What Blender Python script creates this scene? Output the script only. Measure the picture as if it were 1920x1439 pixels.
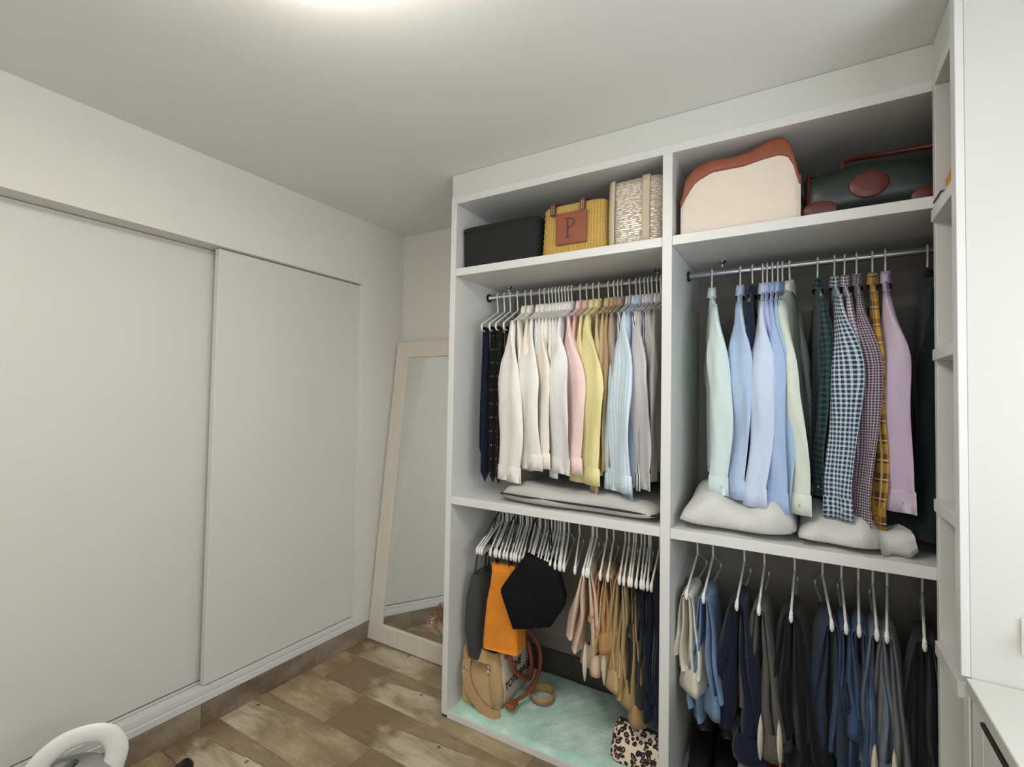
import bpy, bmesh, math, random
import numpy as np
from mathutils import Matrix, Vector

for o in list(bpy.data.objects):
    bpy.data.objects.remove(o)
S = bpy.context.scene
C = S.collection
PI = math.pi

# ------------------------------------------------------------------ camera
YAW, PITCH, ROLL, FPX = 30.907, 1.7515, 0.9702, 913.7
_y, _p, _r = (math.radians(a) for a in (YAW, PITCH, ROLL))
fw = Vector((-math.sin(_y)*math.cos(_p), math.cos(_y)*math.cos(_p), math.sin(_p)))
rt = Vector((math.cos(_y), math.sin(_y), 0)); up = rt.cross(fw)
r2 = rt*math.cos(_r)+up*math.sin(_r); u2 = -rt*math.sin(_r)+up*math.cos(_r)
cd = bpy.data.cameras.new('camera'); cam = bpy.data.objects.new('camera', cd); C.objects.link(cam)
M = Matrix.Identity(4)
for i in range(3):
    M[i][0] = r2[i]; M[i][1] = u2[i]; M[i][2] = -fw[i]
M[0][3], M[1][3], M[2][3] = 1.4201, -1.7926, 1.4528
cam.matrix_world = M
cd.sensor_width = 36.0; cd.sensor_fit = 'HORIZONTAL'; cd.lens = FPX*36/1920; cd.clip_start = 0.02
S.camera = cam

# ------------------------------------------------------------------ world, daylight, exposure
w = bpy.data.worlds.new('World'); S.world = w; w.use_nodes = True
w.node_tree.nodes['Background'].inputs[0].default_value = (0.72, 0.85, 1.0, 1)
w.node_tree.nodes['Background'].inputs[1].default_value = 0.6
WIN = dict(y0=-2.05, y1=-0.55, z0=.98, z1=2.15)
al = bpy.data.lights.new('window_daylight', 'AREA'); al.shape = 'RECTANGLE'
al.size = WIN['y1']-WIN['y0']-.06; al.size_y = WIN['z1']-WIN['z0']-.06
al.energy = 16; al.color = (0.86, 0.94, 1.0)
alo = bpy.data.objects.new('window_daylight', al); C.objects.link(alo)
alo.location = (2.44, (WIN['y0']+WIN['y1'])/2, (WIN['z0']+WIN['z1'])/2)
alo.rotation_euler = (0, math.radians(90), 0)
alo.rotation_euler = Matrix(((0, 0, 1), (1, 0, 0), (0, 1, 0))).to_euler()  # local -Z -> world -X
FWIN = dict(x0=0.75, x1=2.15, z0=.85, z1=2.05)      # second window, in the wall behind the camera
bl2 = bpy.data.lights.new('front_window_daylight', 'AREA'); bl2.shape = 'RECTANGLE'
bl2.size = FWIN['x1']-FWIN['x0']-.06; bl2.size_y = FWIN['z1']-FWIN['z0']-.06; bl2.energy = 12; bl2.color = (0.93, 0.97, 1.0)
blo = bpy.data.objects.new('front_window_daylight', bl2); C.objects.link(blo)
blo.location = ((FWIN['x0']+FWIN['x1'])/2, -3.31, (FWIN['z0']+FWIN['z1'])/2); blo.rotation_euler = (math.radians(90), 0, 0)
LAMP_EMIT = 16.5
S.view_settings.view_transform = 'Standard'; S.view_settings.look = 'None'
S.view_settings.exposure = 0.36; S.view_settings.gamma = 1.0; S.view_settings.use_curve_mapping = False

# ------------------------------------------------------------------ materials
def lin(c):
    return tuple((x/12.92 if x <= .04045 else ((x+.055)/1.055)**2.4) for x in (v/255 for v in c))+(1,)

MATS = {}
class NT:
    def __init__(s, name):
        s.m = bpy.data.materials.new(name); s.m.use_nodes = True
        s.t = s.m.node_tree; s.b = s.t.nodes['Principled BSDF']
    def n(s, typ, **kw):
        nd = s.t.nodes.new(typ)
        for k, v in kw.items():
            if k == 'ins':
                for kk, vv in v.items():
                    if isinstance(vv, bpy.types.NodeSocket): s.t.links.new(vv, nd.inputs[kk])
                    else: nd.inputs[kk].default_value = vv
            else: setattr(nd, k, v)
        return nd
    def math(s, op, a, b=0.0, clamp=False):
        nd = s.n('ShaderNodeMath', operation=op, use_clamp=clamp, ins={0: a, 1: b}); return nd.outputs[0]
    def mix(s, f, a, b, mode='MIX'):
        nd = s.n('ShaderNodeMix', data_type='RGBA', blend_type=mode)
        for i, v in ((0, f), (6, a), (7, b)):
            if isinstance(v, bpy.types.NodeSocket): s.t.links.new(v, nd.inputs[i])
            else: nd.inputs[i].default_value = v
        return nd.outputs[2]
    def noise(s, vec, scale, detail=3, rough=.5, dist=0):
        nd = s.n('ShaderNodeTexNoise', ins={'Scale': scale, 'Detail': detail, 'Roughness': rough, 'Distortion': dist})
        if vec is not None: s.t.links.new(vec, nd.inputs['Vector'])
        return nd.outputs['Fac']
    def coord(s, k): return s.n('ShaderNodeTexCoord').outputs[k]
    def sep(s, v):
        nd = s.n('ShaderNodeSeparateXYZ'); s.t.links.new(v, nd.inputs[0]); return nd.outputs
    def ramp(s, f, stops, interp='LINEAR'):
        nd = s.n('ShaderNodeValToRGB'); s.t.links.new(f, nd.inputs[0])
        nd.color_ramp.interpolation = interp
        el = nd.color_ramp.elements
        while len(el) < len(stops): el.new(.5)
        for e, (p, c) in zip(el, stops): e.position = p; e.color = c
        return nd.outputs[0]
    def base(s, v):
        if isinstance(v, bpy.types.NodeSocket): s.t.links.new(v, s.b.inputs['Base Color'])
        else: s.b.inputs['Base Color'].default_value = v
    def rough(s, v): s.b.inputs['Roughness'].default_value = v
    def bump(s, h, strength=.2, dist=.002):
        nd = s.n('ShaderNodeBump', ins={'Strength': strength, 'Distance': dist, 'Height': h})
        s.t.links.new(nd.outputs[0], s.b.inputs['Normal'])
    def scale(s, v, sc):
        nd = s.n('ShaderNodeVectorMath', operation='MULTIPLY'); s.t.links.new(v, nd.inputs[0]); nd.inputs[1].default_value = sc
        return nd.outputs[0]

def paint(name, rgb, rough=.6, bump=.05, sc=180, var=.03):
    if name in MATS: return MATS[name]
    k = NT(name); g = k.coord('Object'); c = lin(rgb)
    n = k.noise(g, 3.0, 4)
    k.base(k.mix(n, tuple(x*(1-var) for x in c[:3])+(1,), tuple(min(1, x*(1+var)) for x in c[:3])+(1,)))
    k.rough(rough); k.bump(k.noise(g, sc, 2), bump, .001)
    MATS[name] = k.m; return k.m

def plain(name, rgb, rough=.5, metal=0.0, emit=0.0):
    if name in MATS: return MATS[name]
    k = NT(name); g = k.coord('Object'); c = lin(rgb)
    n = k.noise(g, 25, 2)
    k.base(k.mix(n, tuple(x*.96 for x in c[:3])+(1,), tuple(min(1, x*1.04) for x in c[:3])+(1,)))
    k.rough(rough); k.b.inputs['Metallic'].default_value = metal
    if emit:
        k.b.inputs['Emission Color'].default_value = (1, .96, .90, 1); k.b.inputs['Emission Strength'].default_value = emit
    MATS[name] = k.m; return k.m

def fabric(name, rgb, kind='plain', c2=None, c3=None, period=.01, duty=.5, sheen=.1):
    """cloth; patterns laid out in metres on the UV map (u round the tube, v along it)"""
    if name in MATS: return MATS[name]
    k = NT(name); uv = k.coord('UV'); o = k.coord('Object'); c = lin(rgb)
    u, v, _ = k.sep(uv)
    def stripe(x, per, d):
        f = k.math('FRACT', k.math('DIVIDE', x, per)); return k.math('LESS_THAN', f, d)
    col = None
    if kind == 'stripe':
        col = k.mix(stripe(u, period, duty), c, lin(c2))
    elif kind == 'double':
        a = k.math('MAXIMUM', stripe(u, period, .2), stripe(k.math('ADD', u, period*.35), period, .08))
        col = k.mix(a, c, lin(c2))
    elif kind == 'check':
        a = stripe(u, period, duty); b = stripe(v, period, duty)
        sm = k.math('MULTIPLY', k.math('ADD', a, b), .5)
        col = k.mix(sm, c, lin(c2))
    elif kind == 'plaid':
        a = stripe(u, period, .5); b = stripe(v, period, .5)
        col = k.mix(k.math('MULTIPLY', k.math('ADD', a, b), .5), c, lin(c2))
        t = k.math('MAXIMUM', stripe(k.math('ADD', u, period*.2), period, .07), stripe(k.math('ADD', v, period*.2), period, .07))
        col = k.mix(t, col, lin(c3))
    elif kind == 'dots':
        fu = k.math('SUBTRACT', k.math('FRACT', k.math('DIVIDE', u, period)), .5)
        fv = k.math('SUBTRACT', k.math('FRACT', k.math('DIVIDE', v, period*2)), .5)
        d = k.math('ADD', k.math('MULTIPLY', fu, fu), k.math('MULTIPLY', k.math('MULTIPLY', fv, fv), 4.0))
        col = k.mix(k.math('LESS_THAN', d, .012), c, lin(c2))
    elif kind == 'denim':
        n1 = k.noise(o, 9, 4, .6); n2 = k.noise(k.scale(uv, (900, 60, 1)), 1.0, 2)
        f = k.math('ADD', k.math('MULTIPLY', k.math('SUBTRACT', n1, .5), 1.6), k.math('MULTIPLY', n2, .7), True)
        col = k.mix(f, c, lin(c2))
    else:
        col = c
    n = k.noise(o, 30, 4)
    col = k.mix(.35, col, k.mix(n, (.78, .78, .78, 1), (1.1, 1.1, 1.1, 1)), 'MULTIPLY')
    k.base(col); k.rough(.9)
    k.b.inputs['Specular IOR Level'].default_value = .15
    k.b.inputs['Sheen Weight'].default_value = sheen
    h = k.math('ADD', k.noise(k.scale(uv, (260, 16, 1)), 1.0, 2), k.noise(o, 55, 3))
    k.bump(h, .25, .003)
    MATS[name] = k.m; return k.m

def leather(name, rgb, rough=.45):
    if name in MATS: return MATS[name]
    k = NT(name); o = k.coord('Object'); c = lin(rgb)
    k.base(k.mix(k.noise(o, 14, 4), tuple(x*.75 for x in c[:3])+(1,), tuple(min(1, x*1.2) for x in c[:3])+(1,)))
    vo = k.n('ShaderNodeTexVoronoi', ins={'Scale': 350}); k.t.links.new(o, vo.inputs['Vector'])
    k.bump(vo.outputs['Distance'], .15, .001); k.rough(rough)
    MATS[name] = k.m; return k.m

WALL = paint('wall_paint', (218, 215, 207), .75, .06, 220)
CEIL = paint('ceiling_paint', (228, 227, 222), .8, .05, 220)
WHITE = paint('white_melamine', (214, 213, 209), .42, .03, 400, .015)
DOOR = paint('white_door_laminate', (210, 208, 200), .5, .05, 300, .015)
LACQ = paint('white_lacquer', (206, 204, 197), .3, .02, 300, .01)
PLAS = plain('white_plastic', (232, 230, 224), .35)
ALU = plain('aluminium', (200, 200, 200), .32, .9)
CHROME = plain('chrome', (225, 225, 225), .12, 1.0)
BLACKM = plain('dark_fitting', (30, 28, 26), .5)
SHADOWGAP = plain('dark_gap', (60, 58, 54), .8)

def tile_mat():
    k = NT('wood_look_tile'); o = k.coord('Object'); x, y, z = k.sep(o)
    inf = k.n('ShaderNodeObjectInfo').outputs['Random']
    off = k.n('ShaderNodeCombineXYZ', ins={0: k.math('MULTIPLY', inf, 3.0), 1: k.math('MULTIPLY', inf, 1.7), 2: 0.0}).outputs[0]
    ov = k.n('ShaderNodeVectorMath', operation='ADD', ins={0: o, 1: off}).outputs[0]
    cloud = k.noise(k.scale(ov, (4, 9, 1)), 1.0, 5, .62, .8)
    grain = k.noise(k.scale(ov, (5, 70, 1)), 1.0, 5, .65, 1.6)
    fine = k.noise(o, 60, 4, .65)
    # print along the plank: dark start, pale field below the crack, tan, brown end
    u = k.math('DIVIDE', x, 1.2)
    wob = k.math('MULTIPLY', k.math('SUBTRACT', k.noise(k.scale(o, (9, 14, 1)), 1.0, 4), .5), .34)
    uu = k.math('ADD', u, wob)
    along = k.ramp(uu, [(0.0, lin((132, 112, 88))), (.2, lin((126, 106, 84))), (.30, lin((190, 180, 156))), (.5, lin((198, 190, 168))),
                        (.62, lin((154, 136, 108))), (.78, lin((178, 162, 130))), (.93, lin((164, 146, 116))), (1.0, lin((138, 118, 94)))])
    crackv = k.math('ADD', k.math('MULTIPLY', k.math('SUBTRACT', x, .3), .11), k.math('ADD', .139, k.math('MULTIPLY', k.math('SUBTRACT', k.noise(k.scale(o, (16, 3, 1)), 1.0, 3), .5), .02)))
    above = k.math('MULTIPLY', k.math('GREATER_THAN', y, crackv), k.math('MULTIPLY', k.math('GREATER_THAN', x, .26), k.math('LESS_THAN', x, .95)))
    strip = k.mix(grain, lin((124, 104, 80)), lin((158, 138, 108)))
    col = k.mix(k.math('MULTIPLY', above, .85), along, strip)
    col = k.mix(k.math('MULTIPLY', k.math('SUBTRACT', cloud, .44, ), 3.2, True), col, k.mix(grain, lin((114, 94, 70)), lin((152, 132, 102))))
    col = k.mix(.5, col, k.mix(fine, (.8, .78, .74, 1), (1.55, 1.52, 1.45, 1)), 'MULTIPLY')
    col = k.mix(.55, col, k.mix(k.math('MULTIPLY', k.math('SUBTRACT', grain, .3), 2.4, True), (.55, .5, .45, 1), (1.12, 1.12, 1.1, 1)), 'MULTIPLY')
    dist = k.math('ABSOLUTE', k.math('SUBTRACT', y, crackv))
    line = k.math('MULTIPLY', k.math('LESS_THAN', dist, .0016), k.math('MULTIPLY', k.math('GREATER_THAN', x, .3), k.math('LESS_THAN', x, .66)))
    dx = k.math('SUBTRACT', x, .53); dy = k.math('SUBTRACT', y, .15)
    knot = k.math('LESS_THAN', k.math('ADD', k.math('MULTIPLY', dx, dx), k.math('MULTIPLY', dy, dy)), .00008)
    col = k.mix(k.math('MULTIPLY', k.math('MAXIMUM', line, knot), .75), col, lin((70, 48, 30)))
    k.base(col); k.rough(.5); k.bump(k.math('ADD', grain, fine), .12, .002)
    return k.m
TILE = tile_mat()

def skirt_mat():
    k = NT('brown_tile_skirting'); o = k.coord('Object')
    n = k.noise(k.scale(o, (3, 5, 9)), 1.0, 4, .6); f = k.noise(o, 40, 3)
    rr = k.n('ShaderNodeObjectInfo').outputs['Random']
    n = k.math('ADD', k.math('MULTIPLY', k.math('SUBTRACT', n, .5), 2.4), k.math('ADD', .15, k.math('MULTIPLY', rr, .6)), True)
    col = k.mix(n, lin((96, 80, 66)), lin((160, 142, 120)))
    k.base(k.mix(.4, col, k.mix(f, (.6, .6, .6, 1), (1.1, 1.1, 1.1, 1)), 'MULTIPLY')); k.rough(.55)
    return k.m
SKIRT = skirt_mat()
GROUT = plain('grout', (176, 166, 150), .9)

# ------------------------------------------------------------------ mesh helpers
def mesh(name, V, F, uv=None, smooth=True):
    me = bpy.data.meshes.new(name)
    me.from_pydata([tuple(map(float, v)) for v in V], [], F)
    if uv is not None:
        l = me.uv_layers.new(name='UVMap'); li = np.empty(len(me.loops), dtype=np.int32)
        me.loops.foreach_get('vertex_index', li)
        l.data.foreach_set('uv', np.asarray(uv, dtype=np.float32)[li].ravel())
    if smooth: me.polygons.foreach_set('use_smooth', [True]*len(me.polygons))
    me.update(); return me

def obj(name, me, mat, parent=None, loc=None, rot=None):
    o = bpy.data.objects.new(name, me); C.objects.link(o)
    if mat is not None:
        if len(me.materials) == 0: me.materials.append(mat)
        elif me.materials[0] != mat:
            o.material_slots[0].link = 'OBJECT'; o.material_slots[0].material = mat
    if parent: o.parent = parent
    if loc: o.location = loc
    if rot: o.rotation_euler = rot
    return o

def tag(o, label, cat, group=None, kind=None):
    o['label'] = label; o['category'] = cat
    if group: o['group'] = group
    if kind: o['kind'] = kind
    return o

def thing(name, label, cat, loc=(0, 0, 0), rz=0.0, group=None):
    o = bpy.data.objects.new(name, None); C.objects.link(o); o.empty_display_size = .05
    o.location = loc; o.rotation_euler = (0, 0, rz)
    return tag(o, label, cat, group)

def boxes(name, L, bev=.0015):
    bm = bmesh.new()
    for x0, x1, y0, y1, z0, z1 in L:
        r = bmesh.ops.create_cube(bm, size=1.0)
        for v in r['verts']:
            v.co = Vector(((x0+x1)/2+v.co.x*(x1-x0), (y0+y1)/2+v.co.y*(y1-y0), (z0+z1)/2+v.co.z*(z1-z0)))
    if bev:
        bmesh.ops.bevel(bm, geom=list(bm.edges), offset=bev, segments=1, affect='EDGES')
    me = bpy.data.meshes.new(name); bm.to_mesh(me); bm.free(); return me

def box(name, b, mat, parent=None, bev=.0015):
    return obj(name, boxes(name, [b], bev), mat, parent)

def loft(name, rings, cap0=False, cap1=False, smooth=True, uvs=True):
    """rings: list of (n,3); closed round; seam column doubled for the UVs"""
    R = [np.vstack([np.asarray(r, float), np.asarray(r, float)[:1]]) for r in rings]
    n = len(R[0]); m = len(R); V = np.vstack(R); F = []
    for i in range(m-1):
        for j in range(n-1):
            a = i*n+j; F.append((a, a+1, a+n+1, a+n))
    U = np.zeros((m, n, 2)); k = m//2
    d = np.linalg.norm(np.diff(R[k], axis=0), axis=1); uu = np.concatenate([[0], np.cumsum(d)])
    cen = [r[:-1].mean(axis=0) for r in R]; vv = 0
    for i in range(m):
        if i: vv += np.linalg.norm(cen[i]-cen[i-1])
        U[i, :, 0] = uu; U[i, :, 1] = vv
    U = U.reshape(-1, 2)
    def cap(i, flip):
        nonlocal V, U
        c = len(V); V = np.vstack([V, cen[i][None]]); U = np.vstack([U, [[uu[-1]/2, U[i*n, 1]]]])
        for j in range(n-1):
            a, b = i*n+j, i*n+j+1
            F.append((c, b, a) if flip else (c, a, b))
    if cap0: cap(0, False)
    if cap1: cap(m-1, True)
    return mesh(name, V, F, U, smooth)

def tube_rings(path, r, n=8, flat=1.0):
    P = np.asarray(path, float); T = np.gradient(P, axis=0)
    T /= np.linalg.norm(T, axis=1)[:, None]+1e-12
    a = np.array([0, 0, 1.0]) if abs(T[0][2]) < .9 else np.array([1.0, 0, 0])
    N = np.cross(T[0], a); N /= np.linalg.norm(N); rings = []
    rr = r if hasattr(r, '__len__') else [r]*len(P)
    for i in range(len(P)):
        N = N-T[i]*(N@T[i]); N /= np.linalg.norm(N)+1e-12; B = np.cross(T[i], N)
        ang = np.arange(n)*2*PI/n
        rings.append(P[i]+rr[i]*(np.cos(ang)[:, None]*N+flat*np.sin(ang)[:, None]*B))
    return rings

def tube(name, path, r, n=8, flat=1.0, cap=True):
    return loft(name, tube_rings(path, r, n, flat), cap, cap)

def smooth_path(pts, k=6):
    P = np.asarray(pts, float); out = []
    Q = np.vstack([2*P[0]-P[1], P, 2*P[-1]-P[-2]])
    for i in range(1, len(Q)-2):
        for t in np.linspace(0, 1, k, endpoint=False):
            a, b, c, d = Q[i-1], Q[i], Q[i+1], Q[i+2]
            out.append(.5*((2*b)+(-a+c)*t+(2*a-5*b+4*c-d)*t*t+(-a+3*b-3*c+d)*t**3))
    out.append(P[-1]); return np.array(out)

def sring(cx, cy, z, rx, ry, e=4.0, n=32, rot=0.0):
    a = np.arange(n)*2*PI/n+.001; c, s = np.cos(a), np.sin(a)
    x = rx*np.sign(c)*np.abs(c)**(2/e); y = ry*np.sign(s)*np.abs(s)**(2/e)
    X = cx+x*math.cos(rot)-y*math.sin(rot); Y = cy+x*math.sin(rot)+y*math.cos(rot)
    return np.stack([X, Y, np.full(n, z)], 1)

def superloft(name, lv, n=40, cap0=True, cap1=True, wob=0, seed=0):
    rg = np.random.RandomState(seed); ph = rg.rand(6)*6
    R = []
    for i, L in enumerate(lv):
        r = sring(*L[:5], e=L[5] if len(L) > 5 else 4, n=n, rot=L[6] if len(L) > 6 else 0)
        if wob:
            a = np.arange(n)*2*PI/n; c = r.mean(axis=0)
            f = wob*(np.sin(3*a+ph[0]+i*.6)+.6*np.sin(5*a+ph[1]-i*.9)+.4*np.sin(8*a+ph[2]+i))
            d = r-c; d[:, 2] = 0; l = np.linalg.norm(d, axis=1)[:, None]+1e-9
            r = r+d/l*f[:, None]
        R.append(r)
    return loft(name, R, cap0, cap1)

def extrude_profile(name, xs, zb, zt, y0, y1, rnd=.012):
    """columns along x; each a rounded rectangle between bottom/top heights and y0..y1"""
    R = []
    for x, b, t in zip(xs, zb, zt):
        r = min(rnd, (t-b)*.45, (y1-y0)*.45); pts = []
        for cy, cz, a0 in ((y1-r, t-r, 0), (y0+r, t-r, 90), (y0+r, b+r, 180), (y1-r, b+r, 270)):
            for a in np.radians(np.linspace(a0, a0+90, 5)): pts.append((x, cy+r*math.cos(a), cz+r*math.sin(a)))
        R.append(np.array(pts))
    def shrink(Q, dx):
        c = Q.mean(axis=0); q = c+(Q-c)*.9; q[:, 0] += dx; return q
    R = [shrink(R[0], -.006)]+R+[shrink(R[-1], .006)]
    return loft(name, R, True, True)

def grid(name, fn, nu, nv, wrap=False):
    V = []; U = []
    for i in range(nu+1):
        for j in range(nv+1):
            p, q = fn(i/nu, j/nv); V.append(p); U.append(q)
    F = [(i*(nv+1)+j, (i+1)*(nv+1)+j, (i+1)*(nv+1)+j+1, i*(nv+1)+j+1) for i in range(nu) for j in range(nv)]
    return mesh(name, V, F, U)

def pillow(name, a, b, h, nu=36, nv=24, seed=0, wr=.006, p=2.6, q=.55, flat=.35):
    rg = np.random.RandomState(seed); ph = rg.rand(12)*6.28; kx = rg.uniform(1.5, 7, 6); ky = rg.uniform(1.5, 6, 6)
    V = []; F = []; U = []
    def hh(u, v):
        e = max(0, (1-abs(u)**p))*max(0, (1-abs(v)**p)); return h*e**q
    for side in (1, -1):
        for i in range(nu+1):
            for j in range(nv+1):
                u = -1+2*i/nu; v = -1+2*j/nv; z = hh(u, v)
                wv = sum(math.sin(kx[k]*u+ky[k]*v+ph[k]) for k in range(6))*wr*min(1, z/(h*.4+1e-9))
                ed = 1-.05*math.sin(5*u+ph[7])*abs(v)**6
                V.append((a*u*(1-.06*abs(v)**4), b*v*ed*(1-.05*abs(u)**4), (z+wv) if side > 0 else -z*flat)); U.append((a*u, b*v))
    k = (nu+1)*(nv+1)
    for i in range(nu):
        for j in range(nv):
            A = i*(nv+1)+j; B = A+nv+1
            F.append((A, B, B+1, A+1)); F.append((k+A, k+A+1, k+B+1, k+B))
    me = mesh(name, V, F, U)
    bm = bmesh.new(); bm.from_mesh(me); bmesh.ops.remove_doubles(bm, verts=bm.verts, dist=1e-4); bm.to_mesh(me); bm.free()
    return me

def text_mesh(name, body, size, extrude=.0008):
    cu = bpy.data.curves.new(name, 'FONT'); cu.body = body; cu.size = size; cu.extrude = extrude; cu.align_x = 'LEFT'
    cu.space_line = .95
    o = bpy.data.objects.new('tmp', cu); C.objects.link(o)
    dg = bpy.context.evaluated_depsgraph_get()
    me = bpy.data.meshes.new_from_object(o.evaluated_get(dg)); me.name = name
    bpy.data.objects.remove(o); return me

# ------------------------------------------------------------------ room shell
WLX, YB, ZC, XR, YF = -.833, .56, 2.5, 2.33, -3.2
fl = tag(box('floor', (WLX-.22, XR+.15, YF-.15, YB+.12, -.12, -.0095), GROUT, None, 0), 'brown wood-look tile floor with thin grout joints', 'floor', kind='structure')
PL, PW = 1.19, .233
rowi = -13
pl_cache = {}
for ri in range(-14, 3):
    y0 = -.078+ri*PW; y1 = y0+PW
    if y1 < YF+.01: continue
    a, b = max(y0, YF), min(y1, YB)
    if b-a < .02: continue
    j0 = -.71-.3*ri
    while j0 > WLX: j0 -= PL
    while j0+PL < WLX: j0 += PL
    x = j0
    while x < XR:
        c, d = max(x, WLX), min(x+PL, XR)
        if d-c > .02:
            key = tuple(round(t, 4) for t in (c-x, d-x, a-y0, b-y0))
            if key not in pl_cache:
                pl_cache[key] = boxes('plank', [(key[0]+.0008, key[1]-.0008, key[2]+.0008, key[3]-.0008, -.0095, 0)], .0008)
            obj('plank', pl_cache[key], TILE, fl, (x, y0, 0))
        x += PL
ce = tag(box('ceiling', (WLX-.22, XR+.15, YF-.15, YB+.12, ZC, ZC+.1), CEIL, None, 0), 'plain white painted ceiling', 'ceiling', kind='structure')
DY0, DY1, DZ0, DZ1 = -2.05, .236, .099, 2.118
wl = obj('wall_left', boxes('wall_left', [(WLX-.17, WLX, YF, YB, DZ1, ZC), (WLX-.17, WLX, DY1, YB, 0, DZ1), (WLX-.17, WLX, YF, DY0, 0, DZ1),
     (WLX-.17, WLX, DY0, DY1, 0, DZ0), (WLX-.22, WLX-.17, YF, YB, 0, ZC)], 0), WALL)
tag(wl, 'off-white wall around the sliding closet doors', 'wall', kind='structure')
tag(box('wall_back', (WLX-.22, XR+.15, YB, YB+.12, 0, ZC), WALL, None, 0), 'off-white back wall behind mirror and open wardrobe', 'wall', kind='structure')
tag(obj('wall_front', boxes('wall_front', [(WLX-.22, FWIN['x0'], YF-.12, YF, 0, ZC), (FWIN['x1'], XR+.15, YF-.12, YF, 0, ZC),
     (FWIN['x0'], FWIN['x1'], YF-.12, YF, 0, FWIN['z0']), (FWIN['x0'], FWIN['x1'], YF-.12, YF, FWIN['z1'], ZC)], 0), WALL), 'off-white wall opposite the open wardrobe', 'wall', kind='structure')
wr = obj('wall_right', boxes('wall_right', [(XR, XR+.12, YF, WIN['y0'], 0, ZC), (XR, XR+.12, WIN['y1'], YB, 0, ZC),
     (XR, XR+.12, WIN['y0'], WIN['y1'], 0, WIN['z0']), (XR, XR+.12, WIN['y0'], WIN['y1'], WIN['z1'], ZC)], 0), WALL)
tag(wr, 'off-white wall with the window above the worktop', 'wall', kind='structure')
wn = obj('window_1', boxes('window_1', [(XR+.03, XR+.08, WIN['y0'], WIN['y1'], WIN['z0'], WIN['z0']+.05), (XR+.03, XR+.08, WIN['y0'], WIN['y1'], WIN['z1']-.05, WIN['z1']),
     (XR+.03, XR+.08, WIN['y0'], WIN['y0']+.05, WIN['z0'], WIN['z1']), (XR+.03, XR+.08, WIN['y1']-.05, WIN['y1'], WIN['z0'], WIN['z1']),
     (XR+.03, XR+.08, (WIN['y0']+WIN['y1'])/2-.03, (WIN['y0']+WIN['y1'])/2+.03, WIN['z0'], WIN['z1'])]), PLAS)
tag(wn, 'white window frame above the worktop', 'window', kind='structure')

wn2 = obj('window_2', boxes('window_2', [(FWIN['x0'], FWIN['x1'], YF-.08, YF-.03, FWIN['z0'], FWIN['z0']+.05), (FWIN['x0'], FWIN['x1'], YF-.08, YF-.03, FWIN['z1']-.05, FWIN['z1']),
     (FWIN['x0'], FWIN['x0']+.05, YF-.08, YF-.03, FWIN['z0'], FWIN['z1']), (FWIN['x1']-.05, FWIN['x1'], YF-.08, YF-.03, FWIN['z0'], FWIN['z1'])]), PLAS)
tag(wn2, 'white window frame in the wall opposite the wardrobe', 'window', kind='structure')

# sliding doors
d1 = tag(box('door_1', (-.892, -.862, -.592, DY1-.012, .156, DZ1-.004), DOOR, None, .002), 'white sliding closet door in the front track beside the mirror', 'door', kind='structure')
d2 = tag(box('door_2', (-.965, -.935, DY0+.01, -.50, .150, DZ1-.002), DOOR, None, .002), 'white sliding closet door set back in the rear track', 'door', kind='structure')
box('edge_profile', (-.8925, -.8595, -.596, -.588, .156, DZ1-.004), WHITE, d1, .001)
tr = obj('trim_1', boxes('trim_1', [(-.842, -.8325, DY0, DY1+.32, .099, .129), (-.858, -.842, DY0, DY1+.32, .099, .112), (-.900, -.856, DY0, DY1, .099, .151), (-1.0, -.900, DY0, DY1, .099, .128), (-.94, -.925, DY0, DY1, .128, .146)], .0012), WHITE)
tag(tr, 'white bottom track of the sliding closet doors', 'track', kind='structure')
jm = obj('trim_2', boxes('trim_2', [(-.96, -.846, DY1-.012, DY1+.001, .099, DZ1), (-.846, -.8335, DY1-.006, DY1+.001, .099, DZ1)], .001), WHITE)
tag(jm, 'white jamb at the end of the sliding doors', 'jamb', kind='structure')
bl = tag(box('baseboard_left', (WLX-.004, WLX+.004, YF, YB, 0.0, .0985), SKIRT, None, 0), 'brown tile skirting under the closet track', 'baseboard', kind='structure')
for a, b in ((-3.2, -2.36), (-2.36, -1.78), (-1.78, -1.2), (-1.2, -.622), (-.622, -.042), (-.042, .56)):
    o = box('skirting_tile', (-.006, .006, -(b-a)/2+.0007, (b-a)/2-.0007, 0, .0985), SKIRT, bl, .001); o.location = (WLX+.004, (a+b)/2, 0)
bb = tag(box('baseboard_back', (WLX+.01, XR, YB-.012, YB, 0, .13), paint('dark_skirting', (92, 88, 82), .6), None, .001), 'dark grey skirting along the wall behind the hanging clothes', 'baseboard', kind='structure')

# ------------------------------------------------------------------ open wardrobe
XA, XB, X2 = .977, 1.012, 1.738
FASC = paint('fascia_paint', (206, 206, 200), .75)
wd = thing('open_wardrobe', 'white open wardrobe with two bays, shelves and hanging rods', 'wardrobe', (0, 0, 0))
D = YB-.014
def wb(n, b, m=WHITE, bev=.0012): return box(n, b, m, wd, bev)
wb('side_panel', (0, .03, 0, D, .012, 2.391)); wb('foot_strip', (.002, .028, .004, D, 0, .012), BLACKM)
wb('divider_panel', (XA, XB, 0, D, .0, 2.358))
wb('top_board', (.0305, XR, .0005, D, 2.358, 2.391))
wb('fascia', (.0, XR, .004, .024, 2.3915, ZC-.001), FASC); wb('fascia_return', (.0, .018, .024, D, 2.3915, ZC-.001), FASC)
for a, b in ((.0305, XA-.0005), (XB+.0005, XR)):
    wb('upper_shelf', (a, b, .001, D, 2.0178, 2.0525)); wb('middle_shelf', (a, b, .001, D, .9639, .9996)); wb('base_board', (a, b, .002, D, 0.001, .03))
BACKP = paint('grey_back_panel', (138, 132, 122), .7)
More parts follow.
